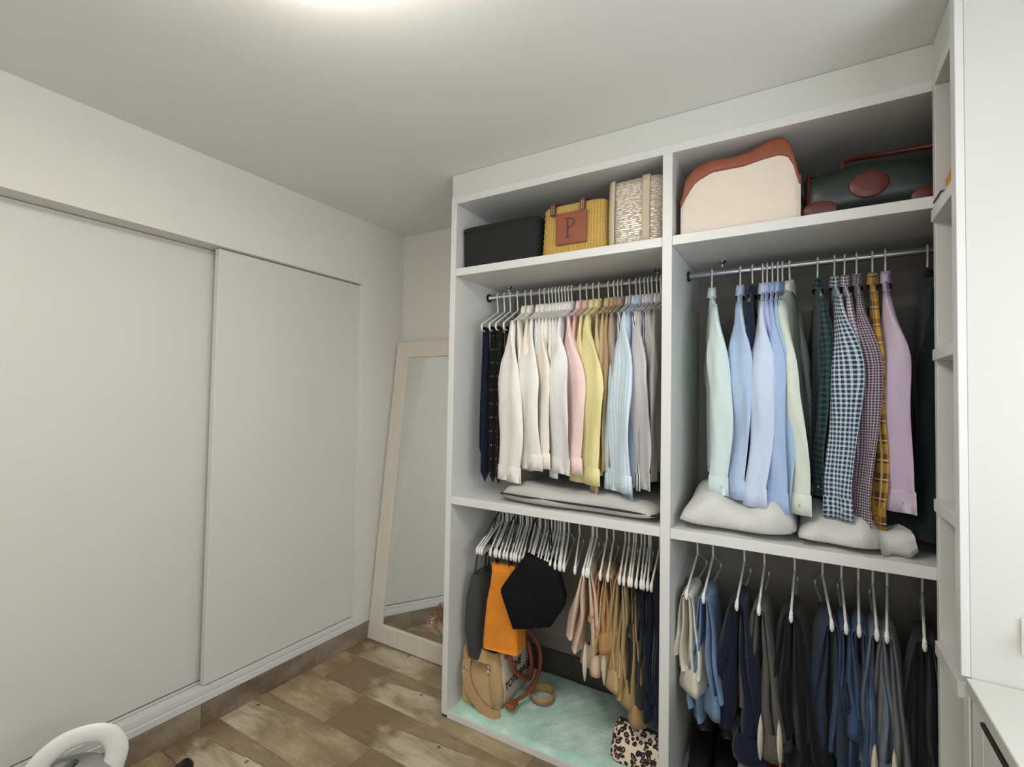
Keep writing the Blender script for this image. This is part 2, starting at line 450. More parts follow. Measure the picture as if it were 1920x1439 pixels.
for a, b in ((.0305, XA-.0005), (XB+.0005, XR)):
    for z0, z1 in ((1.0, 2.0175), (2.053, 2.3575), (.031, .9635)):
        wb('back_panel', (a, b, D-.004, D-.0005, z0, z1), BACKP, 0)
wb('skirting_strip', (.0305, XA-.0005, D-.018, D-.0045, .03, .15), paint('dark_strip', (74, 72, 68), .6))
RY, RZ, LZ = .28, 1.965, .925
for a, b in ((.031, XA-.001), (XB+.001, XR-.001)):
    for z in (RZ, LZ):
        P = [(x, RY, z) for x in np.linspace(a, b, 4)]
        obj('hanging_rod', tube('hanging_rod', P, .0125, 14), ALU, wd)
        obj('rod_socket', tube('rod_socket', [(a, RY, z), (a+.008, RY, z)], .021, 16), BLACKM, wd)
        if b < 1: obj('rod_socket', tube('rod_socket', [(b-.008, RY, z), (b, RY, z)], .021, 16), BLACKM, wd)
for x in (.142, .885, 1.142, 1.9):
    obj('rod_bracket', loft('rod_bracket', tube_rings([(x, RY+.02, RZ+.053), (x, RY+.02, RZ+.045), (x, RY+.02, RZ+.0449), (x, RY+.012, RZ+.012)], [.014, .014, .005, .005], 10), True, True), CHROME, wd)

# ------------------------------------------------------------------ corner shelf unit (right wing)
YP = -.302
cs = thing('corner_shelf_unit', 'tall white corner shelf unit standing at right angles to the wardrobe', 'shelf unit', (X2, 0, 0))
def cb(n, b, m=WHITE, bev=.0012):
    x0, x1, y0, y1, z0, z1 = b; return box(n, (x0-X2, x1-X2, y0, y1, z0, z1), m, cs, bev)
cb('end_panel', (X2, XR, -.03, -.0005, 0, 2.358)); cb('side_panel', (X2+.004, XR, YP+.003, -.262, 0, ZC-.002), LACQ); cb('edge_strip', (X2-.0125, X2+.0035, YP, -.261, .8425, ZC-.002)); cb('edge_strip', (X2, X2+.0039, YP-.0005, -.261, 0, .8115))
cb('top_board', (X2, XR, -.2615, -.001, 2.358, 2.391)); cb('fascia', (X2+.004, X2+.022, -.261, .0035, 2.3915, ZC-.002), FASC); cb('base_board', (X2, XR, -.261, -.0305, 0, .06))
for zt, th in ((2.0, .034), (1.608, .031), (1.196, .033), (.811, .036), (.41, .033)):
    cb('shelf', (X2-.010, XR, -.2605, -.0305, zt-th, zt))
for z in (1.957,):
    obj('shelf_pin', tube('shelf_pin', [(.07, -.05, z), (.07, -.09, z)], .006, 8), CHROME, cs)

# ------------------------------------------------------------------ worktop and drawer unit
wt = tag(box('worktop', (X2-.005, XR-.001, -2.35, YP-.001, .812, .842), LACQ, None, .002), 'glossy white worktop under the window beside the shelf unit', 'worktop')
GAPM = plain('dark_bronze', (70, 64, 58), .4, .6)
dc = thing('drawer_cabinet', 'white drawer cabinet under the worktop', 'cabinet', (X2, -1.3, 0))
def dcb(n, b, m=WHITE, par=dc, bev=.0015): return box(n, b, m, par, bev)
dcb('body', (.03, XR-X2-.01, -1.0, .997, 0, .81), SHADOWGAP, dc, 0)
dcb('stile', (.006, .03, .925, .9995, 0, .81)); dcb('rail', (.006, .03, -1.0, .923, .795, .81))
for i in range(3):
    for z0, z1 in ((.02, .395), (.405, .778)):
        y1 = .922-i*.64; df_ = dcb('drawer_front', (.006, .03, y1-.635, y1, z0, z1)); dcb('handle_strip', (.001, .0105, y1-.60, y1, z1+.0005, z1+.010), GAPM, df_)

# ------------------------------------------------------------------ leaning mirror
mw, mh, ft = .75, 1.808, .1
mr = thing('leaning_mirror', 'tall mirror in a pale whitewashed wooden frame leaning against the back wall', 'mirror', (-.450, .318, .003))
lean = math.atan2(.545-.318-.03, mh)
mr.rotation_euler = (-lean, 0, 0)
FR = None
def frame_mat():
    k = NT('whitewashed_wood'); o = k.coord('Object'); g = k.noise(k.scale(o, (60, 60, 5)), 1.0, 4, .6)
    k.base(k.mix(g, lin((204, 194, 180)), lin((224, 216, 204)))); k.rough(.6); k.bump(g, .15, .002); return k.m
FR = frame_mat(); h2 = mw/2
for b in ((-h2, -h2+ft, 0, .03, 0, mh), (h2-ft, h2, 0, .03, 0, mh)): box('frame_stile', b, FR, mr, .003)
for b in ((-h2+ft, h2-ft, 0, .03, 0, ft), (-h2+ft, h2-ft, 0, .03, mh-ft, mh)): box('frame_rail', b, FR, mr, .003)
gm = plain('mirror_silver', (236, 238, 236), .015, 1.0)
box('mirror_glass', (-h2+ft-.005, h2-ft+.005, .012, .018, ft-.005, mh-ft+.005), gm, mr, 0)
box('backing', (-h2+.01, h2-.01, .019, .029, .01, mh-.01), paint('hardboard', (120, 95, 70)), mr, 0)

# ------------------------------------------------------------------ ceiling lamp
lp = thing('ceiling_light', 'square white ceiling light', 'lamp', (.628, -1.312, 2.5))
box('mount_plate', (-.2, .2, -.2, .2, -.050, -.0005), PLAS, lp)
box('diffuser', (-.25, .25, -.25, .25, -.098, -.0505), plain('lamp_diffuser', (255, 250, 240), .5, 0, LAMP_EMIT), lp, .004)

# ------------------------------------------------------------------ hangers
def hanger_meshes(arm, drop, bar, r=.0040, bulb=False):
    st = [(0, 0, -.088), (0, 0, -.06), (0, -.006, -.036)]
    ang = np.radians(np.linspace(232, 5, 16)); R_ = .0172
    hook = smooth_path(st, 4)[:-1].tolist()+[(0, R_*math.cos(a), R_*math.sin(a)) for a in ang]
    hm = tube('hook', hook, r*.95, 7)
    P = [(0, -.004, -.084), (0, -.05, -.084-(drop-.084)*.16), (0, -arm*.92, -drop*.985)]
    half = smooth_path([(0, 0, -.082), (0, -.025, -.09), (0, -arm*.5, -.084-(drop-.084)*.5), (0, -arm*.95, -drop), (0, -arm, -drop-.012), (0, -arm*.96, -bar), (0, -arm*.7, -bar), (0, 0, -bar)], 5)
    full = np.vstack([half[::-1][1:][::-1][::-1], [[p[0], -p[1], p[2]] for p in half[1:]]]) if False else None
    near = half; far = near.copy(); far[:, 1] *= -1
    path = np.vstack([near[::-1], far[1:]])      # bar centre -> near -> neck -> far -> bar centre
    rings = tube_rings(path, r, 7)
    fm = loft('frame', rings)
    bm = None
    if bulb:
        bp = np.array([(0, -arm*.93, -drop+.004), (0, -arm*.97, -drop-.002), (0, -arm, -drop-.012), (0, -arm*.995, -drop-.024), (0, -arm*.97, -drop-.03)])
        bm = tube('tip', bp, [.004, .0058, .0066, .0058, .003], 8)
    return hm, fm, bm
H_UP = hanger_meshes(.160, .150, .172, .0032)
H_TIE = hanger_meshes(.200, .165, .195)
H_LO = hanger_meshes(.215, .160, .185, .0040, True)
def hanger(x, rz, z, label, group, kit=H_UP, tilt=0):
    t = thing('clothes_hanger', label, 'hanger', (x, RY, z+.0005), rz, group); t.rotation_euler[1] = tilt
    obj('hook', kit[0], PLAS, t); obj('frame', kit[1], PLAS, t)
    if kit[2]: obj('tip', kit[2], PLAS, t)
    return t

# ------------------------------------------------------------------ shirts
BTN = plain('shirt_button', (206, 202, 196), .4)
def make_shirt(name, label, cat, x, rz, mat, seed, th=.010, twist=.6, sl=.60, hem=.84, bow=.012, fwd=0.0, wf=1.0, group=None, z=RZ, wide=1.0, sway=0.0, collar=True, rnd=1.0):
    rg = np.random.RandomState(seed); ph = rg.rand(10)*6.28
    t = thing(name, label, cat, (x, RY, z), rz, group)
    ns, nt = 14, 14; rings = []; fa = min(.009, th*.7)
    for k in range(-1, nt+1):
        q = max(0, k)/nt; pts = []
        for side in (1, -1):
            ss = np.linspace(-1, 1, ns+1) if side > 0 else np.linspace(1, -1, ns+1)[1:-1]
            for s in ss:
                a = abs(s); zt = -.078-.092*a**1.15; zh = -hem+.05*a**4+.012*math.sin(4*s+ph[3])
                zz = zt+(zh-zt)*q-(.008 if k >= 0 else 0)*(1-q)
                hw = (.200-.035*min(1, q*4))*wide
                tt = max(.0055*max(0, 1-a**6) if q < .15 else 0, th*math.sqrt(max(0, 1-a**2.6))*(.6+.4*min(1, q*5))) if k >= 0 else .0006
                f = fa*q*(math.sin(6.5*s+ph[0]+q)+.6*math.sin(13*s+ph[1]-2*q)+.5*math.sin(3*s+ph[2]))
                pts.append((side*tt+f+sway*q*.6, s*hw, zz))
        rings.append(np.array(pts))
    obj('body', loft('body', rings), mat, t)
    for sd in (-1, 1):
        m = 20; n = 20; R = []; eb = rg.uniform(.6, 1.2)
        near = sd < 0
        tw = twist if near else .2; wfx = wf if near else .75; fw_ = fwd if near else -.03
        for k in range(m+1):
            q = k/m; sm = min(1, q/.38); sm = sm*sm*(3-2*sm)
            phi = tw*sm
            cx = bow*math.sin(PI*min(1, q*1.05))+sway*q+(.010*rnd*math.sin(2*PI*q*.9+ph[9]) if near else 0)*q
            cy = sd*(.158+.034*min(1, q*3)+.010*math.sin(PI*q)*eb-.006*q+fw_*min(1, q*2.2))*wide
            cz = -.150-sl*q
            g = min(1, q/.5); g = g*g*(3-2*g); a = (.036+.036*g-.024*max(0, q-.3))*(1+.05*math.sin(9*q+ph[4]))*(1+(wfx-1)*min(1, q*2)); b = (.006+.010*rnd*math.sin(PI*min(1, q*1.3+.05))**.7)*(1+.15*math.sin(11*q+ph[5]))
            b = max(.004, min(b, th*1.2+.004))
            pts = []
            for i in range(n):
                an = 2*PI*i/n; uu = a*math.cos(an); vv = b*math.sin(an)*(1+.25*math.sin(5*q*PI+ph[6]+3*an))
                vv += .0062*math.sin(uu*62+ph[7]+4*q)*min(1, q*3)+.0026*math.sin(uu*140+ph[8]-8*q)*min(1, q*3)
                pts.append((cx+uu*math.sin(phi)*(1 if near else -1)+vv*math.cos(phi), cy+sd*uu*math.cos(phi)-sd*vv*math.sin(phi), cz-(.35*max(0, uu)*max(0, 1-q*5))))
            R.append(np.array(pts))
        obj('sleeve', loft('sleeve', R, True, False), mat, t)
        last = R[-1]; c = last.mean(axis=0); CR = []
        for sc, dz in ((.9, .004), (1.08, .0), (1.10, -.03), (1.12, -.066), (1.07, -.066), (1.0, -.03)):
            r = c+(last-c)*sc; r[:, 2] = c[2]+dz; CR.append(r)
        cf = obj('cuff', loft('cuff', CR), mat, t)
        if near:
            p = c+(last[16]-c)*1.15; p[2] = c[2]-.035
            d = last[15]-c; d[2] = 0; d = d/np.linalg.norm(d)
            obj('button', tube('button', [p, p+d*.002], .0045, 8), BTN, cf)
    if collar:
        n = 28; CR = []; k0 = min(th, .010)
        for (ry, rx, zz) in ((.046, k0*.7, -.098), (.045, k0*.8+.001, -.080), (.043, k0*.85+.002, -.060), (.046, k0*.95+.0035, -.056), (.053, k0*1.1+.005, -.074), (.060, k0*1.2+.006, -.100)):
            a = np.arange(n)*2*PI/n
            pz = np.full(n, zz)-(.016*np.maximum(0, np.cos(a))**6 if ry > .055 else 0)-.010*np.abs(np.sin(a))**2
            CR.append(np.stack([rx*np.cos(a), ry*np.sin(a), pz], 1))
        obj('collar', loft('collar', CR), mat, t)
    return t

W = [fabric('white_cotton', (238, 234, 226)), fabric('ivory_cotton', (236, 229, 214)), fabric('cool_white_cotton', (232, 233, 234)), fabric('warm_white_cotton', (240, 232, 222)),
     fabric('white_fine_stripe', (238, 234, 228), 'stripe', (214, 216, 222), period=.006, duty=.3)]
PINK = fabric('pink_cotton', (236, 208, 204)); PEACH = fabric('salmon_cotton', (226, 182, 172)); YEL = fabric('yellow_cotton', (228, 217, 158)); YEL2 = fabric('pale_yellow_cotton', (230, 220, 170))
BEI = fabric('beige_cotton', (206, 186, 150)); TAN = fabric('tan_cotton', (196, 168, 124)); CAM = fabric('camel_cotton', (176, 146, 110)); TAUPE = fabric('taupe_cotton', (168, 150, 136))
LBL = fabric('light_blue_stripe', (190, 210, 224), 'stripe', (214, 226, 234), period=.016, duty=.5); LBL2 = fabric('sky_cotton', (188, 204, 222)); 
GSTR = fabric('grey_pinstripe', (214, 212, 210), 'stripe', (96, 98, 110), period=.013, duty=.28); BSTR = fabric('bold_stripe', (224, 224, 226), 'stripe', (62, 66, 84), period=.016, duty=.35)
GRY = fabric('pale_grey_cotton', (196, 192, 194)); GRY2 = fabric('warm_grey_cotton', (178, 174, 168)); GRY3 = fabric('grey_green_cotton', (164, 162, 154)); LAVW = fabric('lavender_white', (212, 208, 218))
# (hook x, swing, material, label, short name, twist, sway, sleeve, forward, width)
G1 = 'shirts packed on the left upper rod'
WL = 'white or ivory shirt squeezed into the row of white shirts'
TK = (.25, 0, .52, -.035, .7)
col1 = [
 (.250, 11, W[0], 'plain white shirt first on the rod beside the dark ties', 'first white shirt beside the ties', .95, .0, .665, .02, 1.12),
 (.283, 10, W[1], WL, None)+TK, (.329, 10, W[3], WL, None, .8, .0, .61, .0, .9), (.355, 9, W[0], 'white shirt with a broad plain cuff in the middle of the white row', 'white shirt with the broad cuff', 1.0, .008, .60, .035, 1.1), (.379, 9, W[4], WL, None)+TK,
 (.397, 8, W[2], WL, None)+TK, (.415, 8, W[1], 'ivory shirt overlapping its neighbours among the white shirts', 'overlapping ivory shirt', .9, .008, .59, .02, 1.0), (.432, 8, W[0], WL, None)+TK, (.448, 8, W[3], WL, None)+TK, (.464, 8, W[2], WL, None, .6, .0, .63, -.01, .9),
 (.480, 8, W[0], WL, None)+TK, (.497, 8, W[4], 'finely striped white shirt with a buttoned cuff next to the pale pink shirt', 'finely striped white shirt', .95, .010, .605, .04, 1.05),
 (.539, 7, PINK, 'pale pink shirt hanging between white and yellow shirts', 'pale pink shirt', .95, .022, .60, .025, 1.1),
 (.571, 6, PEACH, 'salmon pink shirt showing its collar between pale pink and yellow shirts', 'salmon pink shirt')+TK,
 (.602, 6, YEL2, 'pale yellow shirt tucked behind the deeper yellow shirt', 'pale yellow shirt')+TK,
 (.630, 6, YEL, 'yellow shirt with a wide cuff hanging beside the beige shirts', 'deeper yellow shirt', 1.0, .012, .635, .03, 1.15),
 (.674, 5, BEI, 'beige shirt whose long cuff drops below the yellow one', 'beige shirt with the long cuff', .5, .0, .70, -.01, .85), (.700, 5, TAN, 'tan shirt between beige and camel shirts', 'tan shirt', .25, 0, .60, -.01, .8),
 (.718, 5, CAM, 'camel brown shirt between tan and taupe shirts', 'camel shirt', .2, 0, .58, -.01, .8), (.735, 5, TAUPE, 'taupe shirt next to the grey pinstriped shirt', 'taupe shirt', .2, 0, .56, -.01, .8),
 (.771, 3, GSTR, 'grey pinstriped shirt behind the light blue striped shirt', 'grey pinstriped shirt')+TK,
 (.799, 3, LBL, 'light blue shirt with pale stripes and folded cuffs', 'light blue striped shirt', 1.0, .000, .65, .04, 1.15),
 (.817, 2, LBL2, 'plain sky blue shirt squeezed beside the bold striped shirts', 'plain sky blue shirt', .5, .006, .68, -.01, .9),
 (.836, 2, BSTR, 'white shirt with bold dark stripes beside the sky blue shirt', 'bold striped shirt', .7, .004, .64, -.0, .9), (.852, 1, LAVW, 'lavender white shirt between striped and grey shirts', 'lavender white shirt')+TK,
 (.868, 0, GRY, 'pale grey shirt with buttoned cuff near the divider', 'pale grey shirt', .95, .006, .63, .03, 1.0), (.888, 0, BSTR, 'dark striped shirt behind the last grey shirts', 'last striped shirt')+TK,
 (.905, 0, GRY2, 'warm grey shirt next to last before the divider', 'warm grey shirt', .5, 0, .60, 0, .85), (.930, -1, GRY3, 'grey green shirt hanging right against the divider', 'grey green shirt', .3, 0, .60, 0, .7)]
for i, (x, deg, m, lab, sh, tw, sw, sl, fd, wf) in enumerate(col1):
    nx = col1[i+1][0] if i+1 < len(col1) else x+.03
    th = max(.0055, min(.014, (nx-x)*.46))
    make_shirt('shirt', lab, 'shirt', x, math.radians(deg), m, 100+i, th=th, twist=tw, sl=sl, sway=sw, bow=.010*math.sin(i*1.7), hem=.80+.02*math.sin(i*2.3), group=G1, fwd=fd, wf=wf*(1.25 if fd > .015 and m is not LBL else 1), rnd=1.2 if fd > .015 else .8)
    hanger(x, math.radians(deg), RZ, 'white plastic hanger holding the '+sh if sh else 'white plastic hanger holding a shirt in the white row', 'hangers holding shirts in the left bay')

MINT = fabric('pale_mint_cotton', (208, 224, 222)); MINT2 = fabric('mint_white_cotton', (216, 224, 212)); BLU = fabric('blue_cotton', (178, 198, 228)); BLU2 = fabric('light_blue_oxford', (168, 188, 224)); BLU3 = fabric('periwinkle_cotton', (188, 196, 230))
BLU4 = fabric('soft_blue_cotton', (168, 194, 220)); SLATE = fabric('slate_blue_cotton', (112, 124, 160)); NAVY = fabric('navy_cotton', (34, 40, 62))
CHK = fabric('blue_teal_check', (40, 56, 84), 'check', (206, 220, 226), period=.015, duty=.42); DGR = fabric('dark_green_check', (26, 40, 42), 'check', (60, 84, 88), period=.02, duty=.4)
GING = fabric('purple_gingham', (74, 52, 74), 'check', (226, 216, 224), period=.012, duty=.5); FINE = fabric('plum_fine_check', (66, 50, 64), 'check', (190, 176, 188), period=.0085, duty=.4)
PLAID = fabric('ochre_plaid', (92, 70, 54), 'plaid', (196, 150, 64), (214, 184, 120), period=.06); LIL = fabric('lilac_cotton', (198, 180, 202)); COAT = fabric('black_green_wool', (22, 28, 32))
GC2 = 'shirts on the right upper rod'
col2 = [(1.105, 12, MINT, 'very pale mint shirt alone at the left end of the rod', 'pale mint shirt', .95, .014, .63, .014, .0, .85), (1.209, 5, BLU, 'light blue shirt hanging apart beside the pale mint shirt', 'light blue shirt set apart', .9, -.006, .635, .014, 0, .95),
 (1.252, 0, NAVY, 'navy shirt in shadow behind the light blue shirts', 'navy shirt', .1, 0, .40, .010, -.03, .7),
 (1.287, 3, fabric('palest_blue_cotton', (200, 214, 236)), 'light blue shirt with turned-up cuff first of the blue cluster', 'first shirt of the blue cluster', 1.0, -.022, .65, .010, .03, .95), (1.302, 2, BLU3, 'periwinkle shirt with pale collar in the blue cluster', 'periwinkle shirt', .5, .004, .68, .007, -.01, .8), (1.320, 1, BLU2, 'light blue shirt in the middle of the blue cluster', 'middle shirt of the blue cluster', 1.0, .008, .66, .008, .03, .85),
 (1.338, 0, BLU4, 'soft blue shirt reaching lowest of the blue cluster', 'soft blue shirt', .8, .018, .71, .007, .0, 1.0), (1.353, -1, SLATE, 'slate blue shirt behind the mint white shirt', 'slate blue shirt', .3, 0, .55, .008, -.03, .7), (1.377, -8, MINT2, 'mint white shirt with long buttoned cuff right of the blue cluster', 'mint white shirt', .95, .048, .66, .013, .01, 1.0),
 (1.464, 3, DGR, 'dark green checked shirt behind the blue and white check shirt', 'dark green checked shirt', .3, .0, .60, .012, -.03, .8), (1.515, 2, CHK, 'navy and white checked shirt with checked cuff', 'navy and white checked shirt', .95, .004, .66, .012, .02, 1.0), (1.545, 0, GING, 'purple and white gingham shirt', 'gingham shirt', .4, .004, .62, .011, -.02, .8),
 (1.580, -2, FINE, 'plum shirt with fine white check beside the gingham shirt', 'plum fine checked shirt', .95, .004, .69, .013, .01, 1.0), (1.625, -4, PLAID, 'ochre and brown plaid shirt beside the lilac shirt', 'ochre plaid shirt', .6, -.004, .68, .013, -.015, .8), (1.661, -6, LIL, 'plain lilac shirt at the right of the plaid shirts', 'lilac shirt', .95, .010, .62, .014, .0, 1.0)]
for i, (x, deg, m, lab, sh, tw, sw, sl, th, fd, wf) in enumerate(col2):
    make_shirt('shirt', lab, 'shirt', x, math.radians(deg), m, 300+i, th=th, twist=tw, sl=sl, sway=sw, bow=.006, hem=.80, group=GC2, fwd=fd, wf=wf*(.9 if m is LIL else .72), rnd=1.2)
    hanger(x, math.radians(deg), RZ, 'white plastic hanger holding the '+sh, 'hangers holding shirts in the right bay')
make_shirt('jacket', 'black wool jacket in the shadowed corner behind the shelf unit', 'jacket', 1.772, -.08, COAT, 401, th=.032, twist=.9, sl=.70, hem=.93, wide=1.05, wf=1.25, rnd=1.5)
make_shirt('jacket', 'black jacket deepest in the corner of the right bay', 'jacket', 1.90, 0, COAT, 402, th=.032, twist=.3, sl=.66, hem=.90, wide=1.08)
for x, l in ((1.772, 'white plastic hanger holding the black wool jacket'), (1.90, 'white plastic hanger holding the deepest black jacket')): hanger(x, -.08 if x < 1.8 else 0, RZ, l, 'hangers holding jackets')

# ------------------------------------------------------------------ ties on three hangers
def tie(x, rz, y, mat, back, label, L=.66, L2=.60, seed=0, wd_=.045):
    t = thing('necktie', label, 'tie', (x, RY, RZ), rz, 'neckties on the first hangers')
    rg = np.random.RandomState(seed); bar = .186
    def strip(side, Ln, w0, w1, nm, m, off):
        R = []
        prof = np.linspace(0, 1, 15)
        for q in prof:
            d = q*Ln; hw = w0+(w1-w0)*min(1, q*1.05)
            tip = max(0, (q-.93)/.07); hw *= (1-tip*.97)
            xx = side*(.006+.004*q)+off; th = .0028
            yy = y+.004*math.sin(6*q+seed)
            R.append(np.array([(xx-th, yy-hw, -bar-d), (xx, yy-hw-.001, -bar-d), (xx+th, yy-hw, -bar-d), (xx+th, yy+hw, -bar-d), (xx, yy+hw+.001, -bar-d), (xx-th, yy+hw, -bar-d)]))
        return obj(nm, loft(nm, R, True, True), m, t)
    strip(1, L, .020, wd_, 'front_blade', mat, 0); strip(-1, L2, .018, .026, 'tail', back, 0)
    arc = [(.006*math.cos(a), y, -bar+.009*math.sin(a)) for a in np.linspace(0, PI, 7)]
    R = [np.array([(p[0]*1.0, y-.019, p[2]), (p[0]*1.0, y+.019, p[2]), (p[0]*1.4, y+.019, p[2]+.003), (p[0]*1.4, y-.019, p[2]+.003)]) for p in arc]
    obj('fold', loft('fold', R), mat, t)
TNAV = fabric('navy_silk', (24, 30, 58)); TBLK = fabric('black_dotted_silk', (24, 23, 24), 'dots', (206, 200, 186), period=.032); TBL2 = fabric('black_spotted_silk', (30, 28, 26), 'dots', (176, 160, 130), period=.024); TTAN = fabric('tan_lining', (150, 128, 98))
for x, dg, l in ((.088, 11, 'navy tie'), (.128, 12, 'white dotted black tie'), (.163, 12, 'tan specked black tie'), (.205, 12, 'half hidden dotted tie')):
    hanger(x, math.radians(dg), RZ, 'white plastic hanger holding the '+l, 'hangers holding neckties', H_TIE)
tie(.088, math.radians(11), -.15, TNAV, TNAV, 'plain navy tie hanging nearest the wardrobe side panel', .72, .60, 1, .052)
tie(.128, math.radians(12), -.15, TBLK, TBLK, 'black tie with small white dots beside the navy tie', .72, .64, 2, .050)
tie(.128, math.radians(12), -.04, TBL2, TBLK, 'black speckled tie behind the white dotted tie', .66, .6, 3, .040)
tie(.163, math.radians(12), -.15, TBL2, TBLK, 'black tie with tan specks next to the white shirts', .72, .66, 4, .050)
tie(.205, math.radians(12), -.13, TBLK, TBLK, 'black dotted tie half hidden by the first white shirt', .70, .64, 5, .046)

# ------------------------------------------------------------------ trousers
LIN = fabric('pocket_lining', (224, 216, 196))
def trousers(x, rz, mat, label, group, L1=.46, L2=.42, w=.10, spread=.05, seed=0, y=-.11, th=.010, lining=False, z=LZ, name='trousers', cat='trousers', bandmat=None, hung=True):
    rg = np.random.RandomState(seed); ph = rg.rand(8)*6.28
    t = thing(name, label, cat, (x, RY, z), rz, group); zb = -.185
    ends = {}
    for k in (0, 1):
        r = .005+.35*th+k*(th*.55); path = []; nA = 12
        for q in np.linspace(1, 0, nA): path.append((1, q))
        for a in np.linspace(0, PI, 7)[1:-1]: path.append((0, a))
        for q in np.linspace(0, 1, nA): path.append((-1, q))
        R = []
        for sd, q in path:
            if sd == 0:
                c = np.array((r*math.cos(q), y, zb+r*math.sin(q))); nrm = np.array((math.cos(q), 0, math.sin(q))); d = 0; qq = 0
            else:
                Ln = (L1 if sd > 0 else L2)-(.03*k if sd > 0 else .05*k)
                d = q*Ln; qq = q
                xx = sd*(r+spread*(.75+.25*k)*q**1.2+(.55+1.15*k)*th*q**.75)+.006*math.sin(7*q+ph[k])*q
                c = np.array((xx, y+.01*math.sin(4*q+ph[2+k]), zb-d)); nrm = np.array((sd*1.0, 0, 0))
            hw = w*(1+.12*qq if sd > 0 else 1-.12*qq); t_ = th*(.34+1.1*qq**.7)
            pts = []
            n = 18
            for i in range(n):
                an = 2*PI*i/n; uy = hw*math.cos(an); v = t_*math.sin(an)*(1+.3*math.sin(uy*55+ph[4]+5*d))
                v += (.003*math.sin(uy*80+ph[5]+9*d)+.003*math.sin(uy*30+ph[6]+22*d))*min(1, qq*2)
                pts.append(c+np.array((0, uy, 0))+nrm*v+np.array((0, 0, -.012*(1-math.cos(an*2))*qq*0)))
            R.append(np.array(pts))
        if k == 0: ends['A'] = R[0]; ends['B'] = R[-1]
        obj('leg', loft('leg', R, True, True), mat, t)
    # waistband closing the front side, hem at the back side
    a0 = ends['A']; c = a0.mean(axis=0); bandx = spread*.35
    B = []
    for sy, sx, dz in ((1.0, 1.5, .05), (1.06, 2.0, .02), (1.08, 2.2, -.012), (1.08, 2.2, -.035), (1.02, 1.8, -.035), (1.0, 1.6, .0)):
        r = a0-c; r = np.stack([r[:, 0]*sx+bandx*.4, r[:, 1]*sy, np.zeros(len(r))], 1)+c; r[:, 2] = c[2]+dz; B.append(r)
    obj('waistband', loft('waistband', B), bandmat or mat, t)
    if lining:
        for sgn in (1, -1):
            P = np.array([(c[0]+sgn*(.012+spread*.5), y-w*1.02, c[2]+.20), (c[0]+sgn*(.018+spread*.6), y-w*1.12, c[2]+.10), (c[0]+sgn*(.02+spread*.6), y-w*1.12, c[2]+.02), (c[0]+sgn*(.02+spread*.6), y-w*1.0, c[2]-.06)])
            P = P[1:]; PP = smooth_path(P, 5); n = len(PP)
            rr = [.003+.022*math.sin(PI*i/(n-1))**.7 for i in range(n)]
            obj('pocket_lining', loft('pocket_lining', tube_rings(PP, rr, 10, .35), True, True), LIN, t)
    return t

CH1 = fabric('pink_beige_chino', (212, 186, 164)); CH2 = fabric('sand_chino', (190, 162, 118)); CH3 = fabric('khaki_chino', (164, 134, 92)); CH4 = fabric('olive_tan_chino', (170, 146, 100)); CHB = fabric('camel_chino', (178, 132, 86))
DKG = fabric('dark_green_twill', (44, 48, 40)); DKN = fabric('dark_navy_twill', (30, 34, 52)); DKB = fabric('indigo_twill', (36, 46, 72)); BRN = fabric('brown_twill', (112, 92, 76))
GT1 = 'trousers on the left lower rod'
def lotip(tx, deg): return tx-.215*math.sin(math.radians(deg))
tl = [(.668, 14, CH1, 'pinkish beige trousers with white pocket linings showing', .45, .42, .030, True, .015), (.727, 13, CHB, 'camel trousers partly hidden behind pinkish beige ones', .34, .32, .008, False, .010), (.758, 13, CH2, 'sand coloured trousers beside the camel pair', .48, .44, .012, False, .012),
 (.806, 12, CH4, 'light olive tan trousers hanging lower than the beige pair', .53, .50, .018, False, .013), (.843, 12, CH3, 'khaki brown trousers with the lowest hem on the rod', .58, .54, .018, False, .012), (.872, 11, DKG, 'dark green trousers in shadow beside the khaki pair', .50, .5, .01, False, .009), (.900, 10, DKN, 'dark navy trousers in shadow before the divider', .54, .5, .006, False, .007), (.930, 6, DKB, 'indigo trousers against the divider', .56, .5, .004, False, .006)]
for i, (tx, dg, m, lab, L1, L2, sp, ln, th) in enumerate(tl):
    x = lotip(tx, dg)
    trousers(x, math.radians(dg), m, lab, GT1, L1-.09, L2-.09, .095, sp, 500+i, lining=ln, th=th)
    hanger(x, math.radians(dg), LZ, 'white trouser hanger under the '+' '.join(lab.split()[:3]).replace(' with',''), 'hangers holding trousers in the left bay', H_LO)
for tx in (.655, .677, .823, .853, .89, .915):
    hanger(lotip(tx, 12), math.radians(12), LZ, 'white trouser hanger squeezed among the hanging trousers', 'spare hangers among the trousers', H_LO)
random.seed(5)
GE = 'empty white hangers bunched on the left lower rod'
tips = [.135, .148, .165]+[.205+.0168*i for i in range(21)]+[.548, .562, .615]
for i, tx in enumerate(tips):
    dg = 17 if i < 3 else 20-random.random()*3
    lab = 'empty white hanger near the wardrobe side panel' if i < 3 else ('empty white hanger set apart right of the bunch' if i > 23 else 'empty white hanger in the dense bunch above the bags')
    hanger(max(.09 if i < 3 else .1, lotip(tx, dg)) if i >= 3 else .105+.014*i, math.radians(dg if i >= 3 else 8), LZ, lab, GE if 3 <= i <= 23 else ('empty hangers by the side panel' if i < 3 else 'empty hangers apart from the bunch'), H_LO if i % 3 else H_LO, tilt=(random.random()-.5)*.05)

